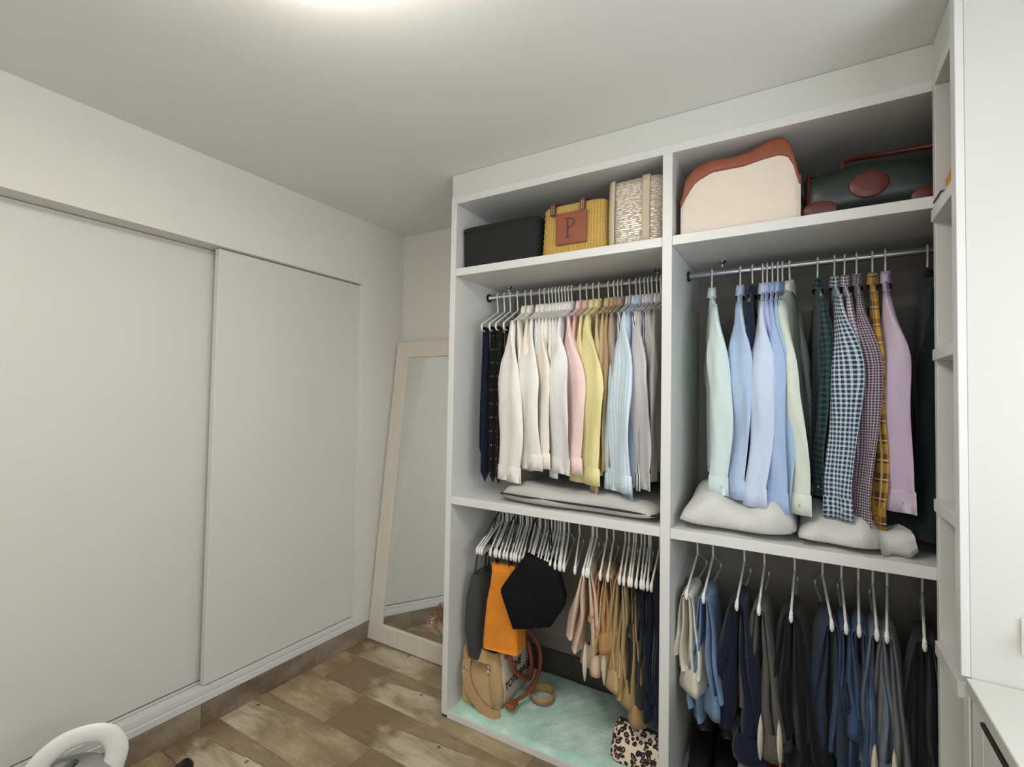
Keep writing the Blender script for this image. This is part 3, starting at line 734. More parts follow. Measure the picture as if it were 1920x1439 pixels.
CRM = fabric('cream_twill', (214, 208, 192)); LDN = fabric('light_blue_denim', (84, 110, 142), 'denim', (140, 164, 190)); NVT = fabric('navy_twill', (26, 32, 54)); GRT = fabric('grey_cord', (92, 90, 84)); BLT = fabric('black_twill', (26, 26, 30))
DN1 = fabric('dark_denim', (34, 44, 66), 'denim', (58, 74, 100)); DN2 = fabric('mid_denim', (44, 66, 96), 'denim', (82, 108, 142)); DN3 = fabric('blue_denim', (50, 70, 104), 'denim', (84, 106, 142)); DN4 = fabric('grey_denim', (84, 96, 108), 'denim', (136, 146, 154)); DN5 = fabric('washed_grey_twill', (98, 98, 98), 'denim', (140, 140, 140)); PBK = fabric('black_pinstripe_twill', (22, 24, 32), 'stripe', (40, 44, 56), period=.014, duty=.2)
GT2 = 'trousers on the right lower rod'
tr2 = [(1.056, 0, CRM, 'cream trousers hanging at the divider', .36, .33, .002, False, .014), (1.114, 0, LDN, 'light blue denim jeans beside the cream trousers', .42, .50, .014, False, .013), (1.222, -1, NVT, 'navy trousers hanging apart beside the grey pair', .52, .48, .022, False, .019),
 (1.290, -1, GRT, 'grey trousers with a white pocket lining edge', .48, .44, .014, True, .015), (1.384, -2, BLT, 'black jeans hanging alone in the middle of the rod', .54, .5, .02, False, .019), (1.496, 5, DN1, 'dark faded jeans leftmost of the denim cluster', .58, .5, .028, False, .014), (1.533, 0, DN2, 'mid blue jeans folded short in the denim cluster', .34, .5, .006, False, .009),
 (1.566, -4, DN3, 'blue jeans hanging long in the denim cluster', .60, .52, .012, False, .013), (1.610, -3, DN4, 'pale grey blue jeans with a white pocket showing', .46, .5, .008, True, .012), (1.634, -7, DN5, 'washed grey trousers beside the pale jeans', .52, .5, .02, False, .012), (1.722, -8, PBK, 'black pinstriped trousers near the shelf unit', .60, .56, .018, False, .019), (1.80, -8, PBK, 'black trousers deepest in the corner', .60, .56, .01, False, .018)]
for i, (tx, dg, m, lab, L1, L2, sp, ln, th) in enumerate(tr2):
    x = lotip(tx, dg)
    trousers(x, math.radians(dg), m, lab, GT2, L1-.06, L2-.06, .10, sp, 600+i, lining=ln, th=th, y=-.115)
    hanger(x, math.radians(dg), LZ, 'white trouser hanger under the '+' '.join(lab.split()[:3]).replace(' with','').replace(' hanging',''), 'hangers holding trousers in the right bay', H_LO)

# ------------------------------------------------------------------ top shelf, left bay
ZS = 2.0525
k = NT('black_cloth'); k.base(lin((26, 25, 26))); k.rough(.85); k.bump(k.noise(k.coord('Object'), 300, 2), .1, .001); BLKC = k.m
sb = thing('storage_bag', 'black rectangular fabric bag on the top shelf beside the straw bag', 'bag', (.237, .19, ZS+.0005))
obj('body', superloft('body', [(0, 0, 0, .196, .155, 9), (0, 0, .012, .200, .158, 9), (0, 0, .10, .203, .160, 9), (0, 0, .175, .205, .162, 9), (0, 0, .182, .200, .157, 9), (0, 0, .165, .192, .150, 9)], 48, True, True, .0015, 3), BLKC, sb)
obj('rim', superloft('rim', [(0, 0, .172, .2065, .1635, 9), (0, 0, .190, .2065, .1635, 9), (0, 0, .190, .199, .156, 9), (0, 0, .172, .199, .156, 9)], 48, False, False), BLKC, sb)

def straw():
    k = NT('woven_straw'); o = k.coord('Object'); uv = k.coord('UV'); u, v, _ = k.sep(uv)
    n = k.noise(o, 40, 3)
    a = k.math('SINE', k.math('MULTIPLY', k.math('ADD', u, k.math('MULTIPLY', n, .004)), 520.0))
    b = k.math('SINE', k.math('ADD', k.math('MULTIPLY', v, 900.0), k.math('MULTIPLY', k.math('GREATER_THAN', a, 0.0), 3.1416)))
    f = k.math('ADD', k.math('MULTIPLY', k.math('ADD', k.math('MULTIPLY', a, .5), b), .28), .5, True)
    col = k.ramp(f, [(0, lin((128, 88, 36))), (.45, lin((206, 164, 80))), (1, lin((236, 204, 124)))])
    k.base(k.mix(.4, col, k.mix(n, (.6, .58, .5, 1), (1.1, 1.1, 1.1, 1)), 'MULTIPLY')); k.rough(.7); k.bump(f, .8, .004); return k.m
STRAW = straw(); LTH = leather('brown_leather', (136, 70, 42)); LTHD = leather('dark_brown_leather', (92, 46, 30)); STIT = plain('cream_thread', (222, 206, 176), .8)
st = thing('straw_basket_bag', 'yellow woven straw bag with a brown leather patch embossed with a letter', 'bag', (.600, .115, ZS+.0005), .0)
lv = [(0, 0, 0, .144, .078, 5)]
for q in np.linspace(0.02, .205, 26): lv.append((0, 0, q, .149+.0018*math.sin(q*260)-.006*(q/.2), .082+.0015*math.sin(q*260)-.012*(q/.2), 5))
lv += [(0, 0, .214, .138, .066, 5), (0, 0, .218, .128, .058, 5), (0, 0, .20, .12, .05, 5)]
obj('body', superloft('body', lv, 96, True, True), STRAW, st)
pt = box('leather_patch', (-.069, .069, -.089, -.081, .040, .173), LTH, st, .002); pt['label'] = 'brown square leather patch'
def letterP():
    L = [(-.004, .004, 0, 0, -.040, .040)]
    bm = bmesh.new()
    def add(x0, x1, z0, z1):
        r = bmesh.ops.create_cube(bm, size=1)
        for v in r['verts']: v.co = Vector(((x0+x1)/2+v.co.x*(x1-x0), v.co.y*.001, (z0+z1)/2+v.co.z*(z1-z0)))
    add(-.012, -.004, -.040, .040); add(-.020, .004, -.042, -.038); add(-.020, -.004, .038, .042)
    n = 18
    for i in range(n):
        a0, a1 = PI/2-PI*i/n, PI/2-PI*(i+1)/n; vs = []
        for y in (-.0005, .0005):
            for rr, wx in ((.022, .030), (.016, .022)):
                for a in (a0, a1): vs.append(bm.verts.new((-.006+wx*math.cos(a), y, .020+rr*math.sin(a))))
        for f in ((0, 1, 3, 2), (4, 6, 7, 5), (0, 4, 5, 1), (2, 3, 7, 6)): bm.faces.new([vs[j] for j in f])
    me = bpy.data.meshes.new('embossed_letter'); bm.to_mesh(me); bm.free(); return me
obj('embossed_letter', letterP(), leather('embossed_leather', (84, 40, 24)), pt, (-.006, -.0893, .108))
for sx in (-.083, .050):
    sp = obj('handle_tab', boxes('handle_tab', [(sx-.012, sx+.012, -.0895, -.0815, .168, .222)], .002), LTHD, st)
    for q in range(4): box('stitch', (sx-.005, sx-.003, -.0905, -.0893, .176+q*.009, .181+q*.009), STIT, sp, 0); box('stitch', (sx+.003, sx+.005, -.0905, -.0893, .176+q*.009, .181+q*.009), STIT, sp, 0)
obj('handle', tube('handle', smooth_path([(-.083, -.078, .218), (-.080, -.03, .232), (-.06, .04, .236), (0, .06, .236), (.04, .04, .236), (.05, -.03, .232), (.05, -.078, .218)], 5), .007, 8), LTHD, st)

def silver():
    k = NT('champagne_weave'); o = k.coord('Object'); uv = k.coord('UV'); u, v, _ = k.sep(uv)
    row = k.math('LESS_THAN', k.math('FRACT', k.math('MULTIPLY', v, 125.0)), .5)
    sp = k.math('GREATER_THAN', k.noise(k.scale(uv, (70, 125, 1)), 1.0, 1), .5)
    f = k.math('MULTIPLY', row, sp)
    k.base(k.mix(f, lin((182, 166, 148)), lin((246, 238, 226)))); k.t.links.new(k.math('MULTIPLY', f, .3), k.b.inputs['Metallic'])
    k.t.links.new(k.math('SUBTRACT', .75, k.math('MULTIPLY', f, .45)), k.b.inputs['Roughness']); k.bump(f, .5, .002); return k.m
SILV = silver(); BAND = fabric('beige_webbing', (196, 182, 156))
sv = thing('woven_tote_bag', 'champagne woven tote with beige bands on the top shelf against the divider', 'bag', (.860, .135, ZS+.0005))
lv = [(0, 0, 0, .098, .088, 5), (0, 0, .01, .101, .092, 5), (0, 0, .08, .103, .094, 5), (0, 0, .16, .106, .092, 5), (0, 0, .23, .108, .088, 5), (0, 0, .262, .107, .084, 5), (0, 0, .262, .100, .078, 5), (0, 0, .21, .096, .072, 5)]
obj('body', superloft('body', lv, 60, True, True, .0015, 5), SILV, sv)
for a, b in ((-.106, -.078), (.03, .060)):
    P = [(z, (a+b)/2, -y0) for z, y0 in ((.002, .0925), (.08, .0965), (.16, .0945), (.23, .0905), (.266, .0865))]
    def fn(i, j, P=P, a=a, b=b):
        zs = [p[0] for p in P]; ys = [p[2] for p in P]; z = zs[0]+(zs[-1]-zs[0])*j
        x = a+(b-a)*i; yy = np.interp(z, zs, ys)+(0.020*max(0, (-.085-x)/.02)**2 if x < -.085 else 0)
        return (x, yy-.0025, z), (x, z)
    me = grid('band', fn, 4, 10); o = obj('band', me, BAND, sv)
    md = o.modifiers.new('t', 'SOLIDIFY'); md.thickness = .003; md.offset = 1

# ------------------------------------------------------------------ top shelf, right bay
CANV = fabric('cream_canvas', (226, 212, 198))
def tan_tote(loc, sc, label, seed):
    t = thing('two_tone_tote_bag', label, 'bag', loc)
    xs = np.linspace(-.185, .185, 25)
    top = np.interp(xs, [-.185, -.175, -.14, -.08, 0, .05, .09, .13, .15, .172, .185], [.15, .215, .250, .268, .262, .272, .290, .295, .288, .23, .16])*sc
    low = np.interp(xs, [-.185, -.165, -.135, -.08, .02, .08, .13, .155, .175, .185], [.11, .150, .190, .214, .212, .222, .226, .212, .17, .12])*sc-.0
    bot = 0*xs; low2 = np.maximum(low, .02)
    xb = xs*(1+0*xs)
    obj('body', extrude_profile('body', xs, bot, low2+.02, 0, .20, .02), CANV, t)
    lb = obj('leather_top', extrude_profile('leather_top', xs*1.006, low2, np.maximum(top, low2+.03), -.004, .204, .016), LTH, t)
    lb['label'] = 'brown leather upper edge'
    return t
tan_tote((1.222, .04, ZS+.0005), 1.0, 'cream canvas tote with a wavy brown leather top standing in front of its twin', 1)
tan_tote((1.236, .262, ZS+.0005), .90, 'second cream and brown leather tote mostly hidden behind its twin', 2)
GLE = leather('dark_green_leather', (30, 40, 36), .35); BLE = leather('oxblood_leather', (92, 36, 28), .38)
df = thing('duffel_bag', 'dark green leather duffel bag with brown trim and oval patches on the top shelf', 'bag', (1.66, .21, ZS+.0005))
R = []
for q in np.linspace(-1, 1, 17):
    s = 1-.10*abs(q)**8; c = sring(0, .0, 0, .14*s, .092*s, 2.8, 36)
    R.append(np.stack([np.full(36, .238*q*(1-.0*abs(q))), c[:, 0], .0925+c[:, 1]*(1-.05*math.sin(5*q))+.004*np.sin(c[:, 0]*30+q*5)], 1))
obj('body', loft('body', R, True, True), GLE, df)
for q in (-.225, .225):
    c = sring(0, 0, 0, .139, .091, 2.8, 36); obj('piping', tube('piping', np.vstack([np.stack([np.full(36, q), c[:, 0], .0925+c[:, 1]], 1), [[q, c[0, 0], .0925+c[0, 1]]]]), .005, 6), BLE, df)
obj('zip_flap', loft('zip_flap', [np.array([(x, -.075, .168-.003*math.sin(8*x)), (x, -.03, .184), (x, .03, .186), (x, .03, .190), (x, -.03, .189), (x, -.077, .172)]) for x in np.linspace(-.23, .23, 12)], True, True), BLE, df)
def oval(rx, rz, y, xo, zo, nm, m, dy=.006):
    a = np.arange(32)*2*PI/32
    return loft(nm, [np.stack([xo+rx*f*np.cos(a), y-d+.10*(np.sin(a)*rz*f+zo-.0925)**2*8, zo+rz*f*np.sin(a)], 1) for f, d in ((1, -.01), (1, dy*.7), (.93, dy), (.3, dy*1.1), (.02, dy*1.1))])
obj('oval_patch', oval(.052, .040, -.139, -.064, .090, 'oval_patch', BLE), BLE, df); obj('oval_patch', oval(.05, .028, -.136, -.195, .034, 'oval_patch', BLE), BLE, df); obj('oval_patch', oval(.05, .028, -.136, .09, .030, 'oval_patch', BLE), BLE, df)
obj('handle', tube('handle', smooth_path([(-.13, -.10, .165), (-.12, -.09, .20), (-.03, -.05, .215), (.09, -.05, .212), (.15, -.09, .19), (.16, -.10, .162)], 6), .008, 8), BLE, df)

# ------------------------------------------------------------------ bedding on the middle shelves
ZM = .9997
GQ = fabric('grey_quilt', (186, 182, 176)); WQ = fabric('white_bedding', (206, 204, 200)); 
q1 = thing('padded_cushion', 'flat grey cushion with dark piping lying under the left shirts', 'cushion', (.612, .285, ZM+.028))
obj('cover', pillow('cover', .358, .268, .050, seed=4, wr=.0025, p=9, q=.5, flat=.48), GQ, q1)
pp = []
for a in np.linspace(0, 2*PI, 97):
    c, s = math.cos(a), math.sin(a); e = 2/10
    pp.append((.357*math.copysign(abs(c)**e, c), .270*math.copysign(abs(s)**e, s)*(1-.05*abs(c)**4), .006+.006*math.sin(3*a+1)))
obj('piping', tube('piping', pp, .0045, 6, 1, False), fabric('dark_piping', (52, 50, 52)), q1)
q2 = thing('bedding_bag', 'puffy white bundle of bedding under the light blue shirts', 'bedding', (1.216, .28, ZM+.033), .0)
obj('bundle', pillow('bundle', .188, .262, .105, seed=8, wr=.0055, p=3.2, q=.5, flat=.30), WQ, q2)
q3 = thing('bedding_bag', 'flatter white cloth bundle with a gathered end under the checked shirts', 'bedding', (1.528, .26, ZM+.025), -.03)
obj('bundle', pillow('bundle', .122, .235, .085, seed=11, wr=.005, p=2.6, q=.5, flat=.28), WQ, q3)
obj('gathered_end', superloft('gathered_end', [(0, 0, 0, .05, .085, 2.2), (0, .005, .03, .042, .06, 2.2), (0, .0, .065, .048, .075, 2.2), (0, 0, .09, .03, .045, 2.2)], 40, True, True, .004, 9), WQ, q3, (.095, -.15, .0), (0, math.radians(78), 0))

# ------------------------------------------------------------------ bags hanging low in the left bay
DGY = fabric('charcoal_nylon', (66, 66, 62)); ORG = leather('orange_felt', (222, 134, 34), .85); BLN = fabric('black_nylon', (20, 20, 22), sheen=.0)
def strap(t, pts, r, m, nm='strap', flat=.25, k=6): return obj(nm, tube(nm, smooth_path(pts, k), r, 8, flat), m, t)
gb = thing('shopper_bag', 'limp charcoal grey shopper bag hanging against the side panel', 'bag', (.100, .20, .24))
obj('body', superloft('body', [(.02, 0, .0, .030, .10, 3), (.01, 0, .02, .040, .12, 3), (0, 0, .15, .045, .135, 3), (0, 0, .28, .042, .13, 3), (.0, 0, .38, .022, .115, 3), (.0, 0, .39, .016, .105, 3)], 40, True, True, .004, 21), DGY, gb)
for yy in (-.05, .03): strap(gb, [(0, yy-.05, .37), (.01, yy-.03, .50), (.03, yy+.04, .60), (.04, .08, .69), (.03, yy+.07, .60), (0, yy+.06, .37)], .008, DGY)
ob = thing('orange_bag', 'bright orange open-topped bag hanging between the grey and black bags', 'bag', (.262, .115, .335), .12)
lv = [(0, 0, 0, .085, .060, 7), (0, 0, .02, .086, .061, 7), (0, 0, .10, .083, .057, 6), (-.005, 0, .2, .074, .044, 5), (-.01, 0, .28, .058, .030, 4), (-.012, .0, .33, .056, .018, 3.5), (-.012, 0, .365, .062, .014, 3), (-.012, 0, .36, .056, .009, 3), (-.012, 0, .30, .050, .008, 3)]
obj('body', superloft('body', lv, 48, True, True, .0012, 23), ORG, ob)
obj('curled_flap', grid('curled_flap', lambda i, j: ((.030+.040*math.sin(i*2.4), -.018-.020*(1-math.cos(i*2.4))*(.6+.4*j), .285+.085*j-.01*i), (i*.05, j*.08)), 8, 4), ORG, ob).modifiers.new('t', 'SOLIDIFY').thickness = .003
for s in (-1, 1): strap(ob, [(-.045, s*.008, .35), (-.03, s*.02, .44), (0, .12, .575), (.03, s*.02, .44), (.02, s*.008, .35)], .005, BLN)
kb = thing('black_tote_bag', 'black trapezoid tote bag hanging tilted in front of the orange bag', 'bag', (.44, .105, .47), .35)
prof = [(-.105, .0), (.055, .02), (.12, .13), (.075, .29), (-.06, .31), (-.165, .16)]
n = 48; pts = []
pp = np.array(prof+[prof[0]]); seg = np.linalg.norm(np.diff(pp, axis=0), axis=1); cum = np.concatenate([[0], np.cumsum(seg)])
for s in np.linspace(0, cum[-1], n, endpoint=False):
    pts.append((np.interp(s, cum, pp[:, 0]), np.interp(s, cum, pp[:, 1])))
pts = np.array(pts); cc = pts.mean(axis=0); R = []
for y, f in ((-.055, .0), (-.055, .5), (-.052, .93), (-.042, 1), (.03, .99), (.055, .93), (.06, .5), (.06, 0)):
    q = cc+(pts-cc)*max(f, .01); R.append(np.stack([q[:, 0], np.full(n, y)+.006*np.sin(q[:, 0]*20+q[:, 1]*14), q[:, 1]], 1))
obj('body', loft('body', R), BLN, kb)
for yy in (-.03, .04): strap(kb, [(-.06, yy, .295), (-.05, yy+.03, .38), (-.02, .12, .47), (.02, .11, .46), (.04, yy+.03, .37), (.05, yy, .285)], .009, BLN, 'handle')

# ------------------------------------------------------------------ rug, canvas tote, strap, leopard pouch
def rug_mat():
    k = NT('mint_plush'); o = k.coord('Object'); n = k.noise(o, 7, 4, .6); f = k.noise(o, 120, 3)
    c = k.mix(k.math('MULTIPLY', k.math('SUBTRACT', n, .3), 2.2, True), lin((160, 208, 188)), lin((226, 246, 232)))
    k.base(k.mix(.5, c, k.mix(f, (.65, .65, .65, 1), (1.1, 1.1, 1.1, 1)), 'MULTIPLY')); k.rough(1.0); k.b.inputs['Sheen Weight'].default_value = .6
    k.bump(k.math('ADD', f, n), .8, .006); return k.m
rg = thing('plush_rug', 'mint green plush rug covering the floor of the left bay', 'rug', (.503, .262, .0302))
rs = np.random.RandomState(7); pk = rs.rand(10)*6.28
def rugf(i, j):
    u, v = -1+2*i, -1+2*j; x, y = .468*u, .255*v
    e = max(0, 1-abs(u)**14)*max(0, 1-abs(v)**10)
    h = .021*e**.4+.0022*(math.sin(23*x+pk[0]+9*y)+math.sin(31*y+pk[1]-11*x)+.8*math.sin(57*x+41*y+pk[2])+.6*math.sin(90*x-70*y))*e
    return (x*(1-.03*abs(v)**8), y+.004*math.sin(19*x+pk[3])*abs(v)**6, max(0, h)), (x, y)
obj('pile', grid('pile', rugf, 90, 54), rug_mat(), rg); obj('backing', boxes('backing', [(-.455, .455, -.243, .243, 0, .003)], 0), fabric('rug_backing', (190, 186, 170)), rg)

KH = fabric('khaki_canvas', (188, 156, 112)); KHL = fabric('oat_canvas', (198, 184, 162)); KHD = fabric('khaki_webbing', (170, 138, 98)); LTR = leather('tan_red_leather', (142, 74, 46))
tb = thing('canvas_tote_bag', 'khaki canvas tote with printed lettering and brown leather handles slumped on the rug', 'bag', (.143, .245, .052), .06)
# long side along local y, printed face to +x
lv = [(0, 0, 0, .098, .150, 8), (0, 0, .012, .102, .154, 8), (.0, 0, .07, .104, .156, 7), (.004, 0, .13, .098, .157, 6), (.010, .0, .19, .084, .152, 5), (.014, .01, .235, .070, .145, 4.5), (.014, .01, .235, .062, .137, 4.5), (.01, .01, .16, .06, .135, 4.5)]
obj('body', superloft('body', lv, 64, True, True, .004, 31), KH, tb)
def face(i, j):
    y = -.135+.27*i; z = .012+.222*j
    x = np.interp(z, [0, .012, .07, .13, .19, .235], [.098, .102, .104, .102, .094, .084])+.0075
    x -= .010*(abs(y)/.135)**6
    return (x, y+.01*j, z), (y, z)
pf = obj('print_panel', grid('print_panel', face, 12, 10), KHL, tb); pf['label'] = 'pale canvas panel with black lettering'
md = pf.modifiers.new('t', 'SOLIDIFY'); md.thickness = .002; md.offset = 0
INK = plain('black_print', (28, 26, 26), .8)
tm = text_mesh('lettering', 'THE', .052); to = obj('lettering', tm, INK, pf, (.111, -.055, .132), (math.radians(90), 0, math.radians(90)))
tm = text_mesh('lettering', 'TOTE BAG', .050); to = obj('lettering', tm, INK, pf, (.1135, -.125, .076), (math.radians(90), 0, math.radians(90)))
for a, b, zz in ((-.085, .085, 0),):
    obj('handle', tube('handle', smooth_path([(.099, -.10, .215), (.120, -.095, .22), (.140, -.085, .16), (.160, -.02, .10), (.165, .03, .085), (.150, .075, .13), (.125, .09, .20), (.099, .095, .215)], 7), .013, 8, .6), LTR, tb)
obj('handle', tube('handle', smooth_path([(-.04, -.08, .235), (-.03, -.07, .28), (.05, -.02, .315), (.13, .05, .285), (.175, .10, .19), (.195, .06, .10), (.185, -.04, .05), (.155, -.11, .040)], 7), .013, 8, .6), LTR, tb)
box('handle_end', (.132, .172, -.160, -.105, .022, .046), LTR, tb, .004)
# gusset flap, shoulder strap, ring, turn lock
obj('gusset_fold', superloft('gusset_fold', [(-.02, -.150, .004, .075, .022, 3), (-.02, -.158, .07, .070, .026, 3), (-.01, -.155, .13, .058, .024, 3), (.0, -.148, .19, .040, .016, 3)], 32, True, True, .003, 33), KH, tb)
strap(tb, [(-.075, -.150, .19), (-.06, -.185, .15), (-.03, -.20, .09), (.02, -.195, .03), (.08, -.20, .012), (.12, -.19, .008)], .020, KHD, 'shoulder_strap', .10, 8)
strap(tb, [(-.075, -.150, .19), (-.09, -.13, .225), (-.05, -.12, .245), (.0, -.13, .22)], .018, KHD, 'shoulder_strap', .10, 8)
obj('strap_ring', tube('strap_ring', [(-.065+.012*math.cos(a), -.187, .160+.014*math.sin(a)) for a in np.linspace(0, 2*PI, 17)], .0025, 6, 1, False), CHROME, tb)
obj('clasp', superloft('clasp', [(0, 0, 0, .006, .006, 2), (0, 0, .012, .006, .006, 2), (0, 0, .014, .010, .005, 2.5), (0, 0, .03, .010, .005, 2.5), (0, 0, .034, .004, .004, 2)], 14), CHROME, tb, (.045, -.165, .165))
so = thing('webbing_strap', 'coiled khaki webbing strap lying on the rug beside the canvas tote', 'strap', (.372, .285, .055), .3)
R = []
for a in np.linspace(.2, 2*PI+.0, 30):
    r = .052+.004*a/6; d = np.array((math.cos(a), math.sin(a)*1.05))
    R.append(np.array([(d[0]*r, d[1]*r, .0), (d[0]*(r+.002), d[1]*(r+.002), .0), (d[0]*(r+.002), d[1]*(r+.002), .036), (d[0]*r, d[1]*r, .036)]))
obj('webbing', loft('webbing', R, True, True), KHD, so)
def leopard():
    k = NT('leopard_print'); o = k.coord('Object'); nv = k.n('ShaderNodeTexNoise', ins={'Scale': 26.0, 'Detail': 2.0}); k.t.links.new(o, nv.inputs['Vector'])
    jv = k.n('ShaderNodeVectorMath', operation='MULTIPLY_ADD'); k.t.links.new(nv.outputs['Color'], jv.inputs[0]); jv.inputs[1].default_value = (.022, .022, .022); k.t.links.new(o, jv.inputs[2])
    vo = k.n('ShaderNodeTexVoronoi', ins={'Scale': 58.0, 'Randomness': .85}); k.t.links.new(jv.outputs[0], vo.inputs['Vector'])
    d = vo.outputs['Distance']; blk = lin((30, 20, 18)); br = lin((150, 104, 72)); cr = lin((226, 208, 188))
    k.base(k.ramp(d, [(0, br), (.22, br), (.27, blk), (.52, blk), (.56, cr), (1, cr)], 'LINEAR')); k.rough(.8); return k.m
lb = thing('leopard_pouch', 'leopard print fabric pouch lying on the rug by the divider', 'pouch', (.872, .150, .052), -.12)
obj('body', superloft('body', [(0, 0, 0, .10, .075, 4), (0, 0, .015, .108, .084, 4), (0, 0, .05, .106, .078, 3.6), (0, .0, .085, .102, .055, 3.2), (0, 0, .11, .098, .030, 3), (0, 0, .123, .094, .010, 3)], 48, True, True, .002, 41), leopard(), lb)
obj('zip', tube('zip', [(-.09, 0, .124), (0, 0, .126), (.09, 0, .124)], .004, 6), BLACKM, lb)

# ------------------------------------------------------------------ shoes and box in the right bay
BSH = leather('cognac_leather', (120, 58, 28), .35); BBT = leather('black_boot_leather', (26, 24, 24), .4); SOLE = plain('dark_sole', (32, 26, 22), .7)
def shoe(x, y, rz, label, m, high, name, cat, group):
    t = thing(name, label, cat, (x, y, .0302), rz, group)
    R = []
    for q in np.linspace(0, 1, 13):   # heel (+y) to toe (-y)
        yy = .13-.27*q; wd_ = .036+.012*math.sin(PI*min(1, q*1.0+.15))*1.0-(.016*max(0, (q-.8)/.2)**2)
        hh = np.interp(q, [0, .1, .35, .5, .8, 1], [.085, .095, .095, .078, .055, .028])
        a = np.arange(20)*2*PI/20; c, s = np.cos(a), np.sin(a)
        R.append(np.stack([wd_*np.sign(c)*np.abs(c)**.8, np.full(20, yy), .018+hh/2+hh/2*np.sign(s)*np.abs(s)**.8], 1))
    obj('upper', loft('upper', R, True, True), m, t)
    if high: obj('shaft', superloft('shaft', [(0, .07, .07, .040, .055, 2.4), (0, .075, .13, .042, .052, 2.4), (0, .08, high*.6, .048, .058, 2.4), (0, .08, high, .055, .066, 2.4), (0, .08, high, .051, .062, 2.4), (0, .08, high-.05, .048, .058, 2.4)], 28, True, True, .0015, 5), m, t)
    obj('sole', superloft('sole', [(0, -.005, 0, .044, .142, 3), (0, -.005, .016, .045, .143, 3)], 28), SOLE, t)
    box('heel', (-.034, .034, .065, .135, .0, .022), SOLE, t, .003)
GB = 'shoes at the bottom of the right bay'
for x in (1.075, 1.165): shoe(x, .30, .03, 'tall black leather boot standing under the light blue jeans', BBT, .30, 'boot', 'boot', GB)
for x in (1.328, 1.452): shoe(x, .36, -.06, 'cognac brown leather ankle boot under the dark trousers', BSH, .17, 'ankle_boot', 'boot', GB)
for x in (1.568, 1.675): shoe(x, .34, .04, 'dark brown leather shoe under the jeans cluster', LTHD, 0, 'shoe', 'shoe', GB)
sbx = thing('shoe_box', 'cream cardboard box with its lid standing open between boots and brown shoes', 'box', (1.235, .26, .0302))
CARD = paint('cream_card', (206, 196, 174), .8)
box('tray', (-.022, .034, -.16, .16, 0, .10), CARD, sbx, .002)
lid = box('lid', (-.004, .004, -.16, .16, 0, .22), CARD, sbx, .001); lid.location = (.018, 0, .10); lid.rotation_euler = (0, math.radians(4), 0)

# ------------------------------------------------------------------ things on the corner shelf unit
OCH = fabric('ochre_cloth', (186, 136, 62))
hb = thing('ochre_bag', 'ochre yellow soft bag leaning on the top shelf of the corner unit', 'bag', (1.838, -.178, 2.0005), 0)
obj('body', superloft('body', [(0, 0, 0, .095, .045, 3.4), (0, 0, .03, .10, .05, 3.2), (.012, 0, .10, .088, .046, 3), (.022, 0, .17, .070, .036, 2.6), (.03, 0, .20, .05, .02, 2.4)], 36, True, True, .003, 51), OCH, hb)
strap(hb, [(-.035, 0, .17), (-.05, 0, .215), (-.02, 0, .255), (.03, 0, .25), (.06, 0, .19)], .010, fabric('brown_cloth', (120, 90, 60)), 'handle', .5)
bk = thing('notebook', 'slim dark blue grey notebook lying on the top shelf of the corner unit', 'book', (1.80, -.085, 2.0005), 0)
box('cover', (-.07, .07, -.045, .045, 0, .004), plain('blue_grey_cover', (70, 74, 84), .6), bk, .001); box('pages', (-.066, .068, -.042, .042, .004, .016), plain('paper', (216, 212, 200), .9), bk, 0); box('cover', (-.07, .07, -.045, .045, .016, .020), plain('blue_grey_cover', (70, 74, 84), .6), bk, .001)
cl = thing('black_remote', 'small black gadget lying on the lower shelf of the corner unit', 'gadget', (1.835, -.17, .8115), .3)
obj('case', superloft('case', [(0, 0, 0, .045, .018, 4), (0, 0, .004, .048, .020, 4), (0, 0, .014, .046, .019, 4), (0, 0, .017, .040, .015, 4)], 28), BLACKM, cl)
for i in range(3): obj('key', superloft('key', [(0, 0, 0, .005, .005, 3), (0, 0, .002, .005, .005, 3)], 12), plain('grey_key', (110, 110, 110), .6), cl, (-.025+.02*i, 0, .0165))

# dried flowers: stems and clustered heads
def dried(loc, label, stems, H, spread, cols, seed, vase=True, head=.05, name='dried_flowers', leanx=0.0):
    t = thing(name, label, 'flowers', loc); r_ = np.random.RandomState(seed)
    if vase: 
        obj('vase', superloft('vase', [(0, 0, 0, .045, .045, 2), (0, 0, .01, .05, .05, 2), (0, 0, .08, .058, .058, 2), (0, 0, .15, .035, .035, 2), (0, 0, .19, .028, .028, 2), (0, 0, .2, .033, .033, 2), (0, 0, .2, .028, .028, 2), (0, 0, .16, .026, .026, 2)], 28), plain('stoneware', (190, 180, 166), .6), t)
    for i in range(stems):
        a = i*2.4+r_.rand(); rr = spread*math.sqrt((i+.5)/stems); p = np.array((rr*math.cos(a)+leanx, rr*math.sin(a), H*(.82+.18*r_.rand())))
        z0 = .12 if vase else 0.0
        obj('stem', tube('stem', smooth_path([(0, 0, z0), (p[0]*.35, p[1]*.35, z0+(p[2]-z0)*.55), tuple(p)], 4), .0018, 5), plain('dry_stem', (128, 96, 62), .8), t)
        V = []; F = []
        for q in range(90):
            d = r_.randn(3); d /= np.linalg.norm(d); c = p+d*head*r_.uniform(.5, 1)*np.array((1, 1, .8)); u = np.cross(d, r_.randn(3)); u /= np.linalg.norm(u); v = np.cross(d, u); s = head*r_.uniform(.12, .22)
            b = len(V); V += [c-u*s, c+v*s*.8+d*s*.3, c+u*s, c-v*s*.8+d*s*.3]; F += [(b, b+1, b+2), (b, b+2, b+3)]
        obj('flower_head', mesh('flower_head', V, F, None, False), plain('dry_petal_%d' % (i % len(cols)), cols[i % len(cols)], .9), t)
    return t
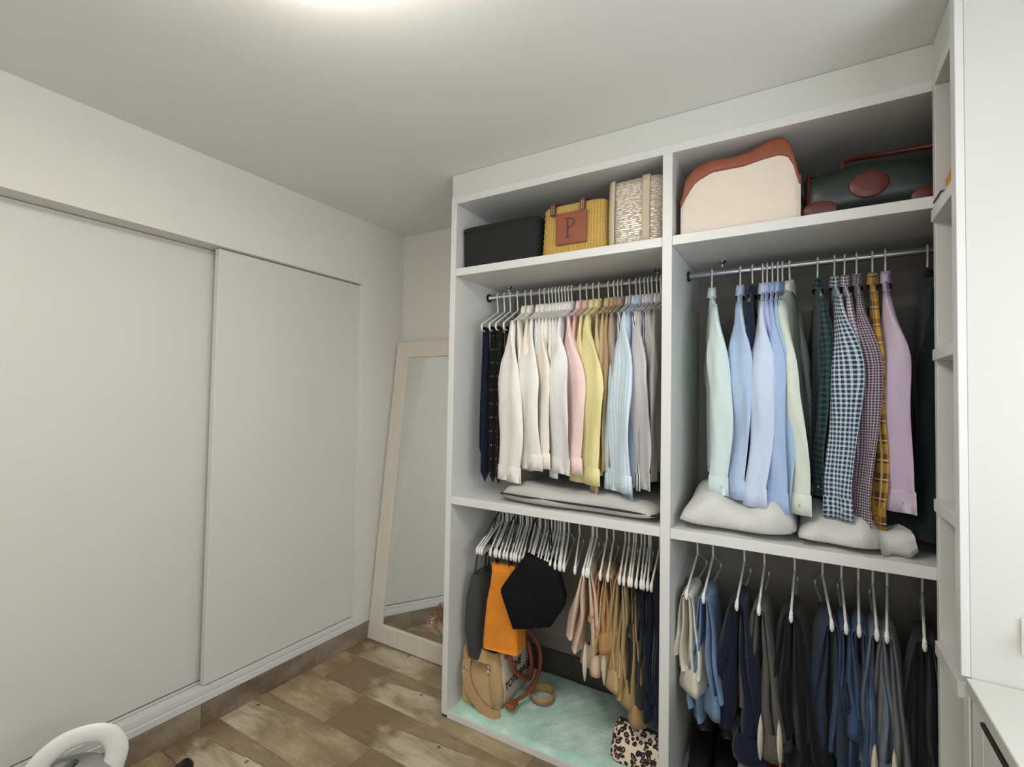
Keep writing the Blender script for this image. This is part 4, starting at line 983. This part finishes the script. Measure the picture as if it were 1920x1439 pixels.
dried((-.062, .17, 0.0), 'dried pinkish brown flowers in a vase between mirror and wardrobe side', 8, .38, .06, [(168, 130, 110), (188, 152, 130), (140, 104, 82)], 3, True, .034, leanx=-.085)
dried((1.84, -.15, .4105), 'small sprig of dried reddish flowers low on the corner unit', 4, .10, .05, [(170, 96, 66), (186, 128, 92)], 9, False, .024)

# plug on the side panel above the worktop
pg = thing('plug_adapter', 'white plug adapter on the panel above the worktop', 'plug', (1.850, YP+.002, .955))
box('socket_plate', (-.026, .055, -.008, .0, -.04, .04), PLAS, pg, .003); obj('plug', superloft('plug', [(0, 0, 0, .019, .019, 3), (0, 0, .03, .018, .018, 3), (0, 0, .038, .012, .012, 3)], 20), PLAS, pg, (.0, -.008, 0), (math.radians(90), 0, 0))

# ------------------------------------------------------------------ vacuum cleaner at the left wall
GP = plain('grey_plastic', (150, 150, 144), .4); GPD = plain('dark_grey_plastic', (70, 70, 70), .4)
vc = thing('vacuum_cleaner', 'white and grey canister vacuum cleaner with black hose by the sliding doors', 'vacuum cleaner', (-.635, -1.165, .0), math.radians(-28))
obj('body', superloft('body', [(0, 0, .03, .10, .15, 3), (0, 0, .06, .115, .165, 3), (0, 0, .14, .115, .165, 3), (0, 0, .20, .10, .145, 2.8), (0, 0, .235, .07, .11, 2.6), (0, 0, .245, .03, .06, 2.4)], 40), GP, vc)
obj('lid', superloft('lid', [(0, -.06, .20, .07, .06, 2.4), (0, -.06, .232, .062, .055, 2.4), (0, -.06, .245, .04, .04, 2.2)], 28), GPD, vc)
for sx in (-.115, .115): obj('wheel', tube('wheel', [(sx-.012, .07, .065), (sx+.012, .07, .065)], .064, 24), GPD, vc)
obj('caster', tube('caster', [(-.01, -.12, .022), (.01, -.12, .022)], .02, 14), BLACKM, vc)
hp = smooth_path([(-.01, .14, .17), (-.01, .155, .25), (-.005, .12, .315), (0, .04, .325), (.0, -.02, .29), (0, -.06, .235)], 6)
obj('handle', loft('handle', tube_rings(hp, .032, 12, .38), True, True), PLAS, vc)
obj('vent', superloft('vent', [(0, 0, 0, .022, .045, 2), (0, 0, .004, .020, .042, 2)], 24), BLACKM, vc, (.03, .0, .2385), (0, .2, 0))
hz = smooth_path([(.0, .15, .14), (.06, .22, .17), (.14, .27, .13), (.20, .28, .05), (.28, .26, .022), (.34, .20, .022)], 8)
obj('hose', tube('hose', hz, [.017+.0022*(i % 2) for i in range(len(hz))], 12), BLACKM, vc)
nz = thing('floor_nozzle', 'black vacuum nozzle lying on the wood-look floor', 'nozzle', (-.60, -.835, .0), math.radians(22))
obj('head', superloft('head', [(0, 0, .001, .026, .085, 5), (0, 0, .02, .026, .085, 5), (0, 0, .038, .016, .075, 4)], 28), BLACKM, nz); obj('neck', tube('neck', [(0, 0, .03), (-.03, -.05, .06), (-.06, -.13, .035)], .014, 12), GPD, nz)
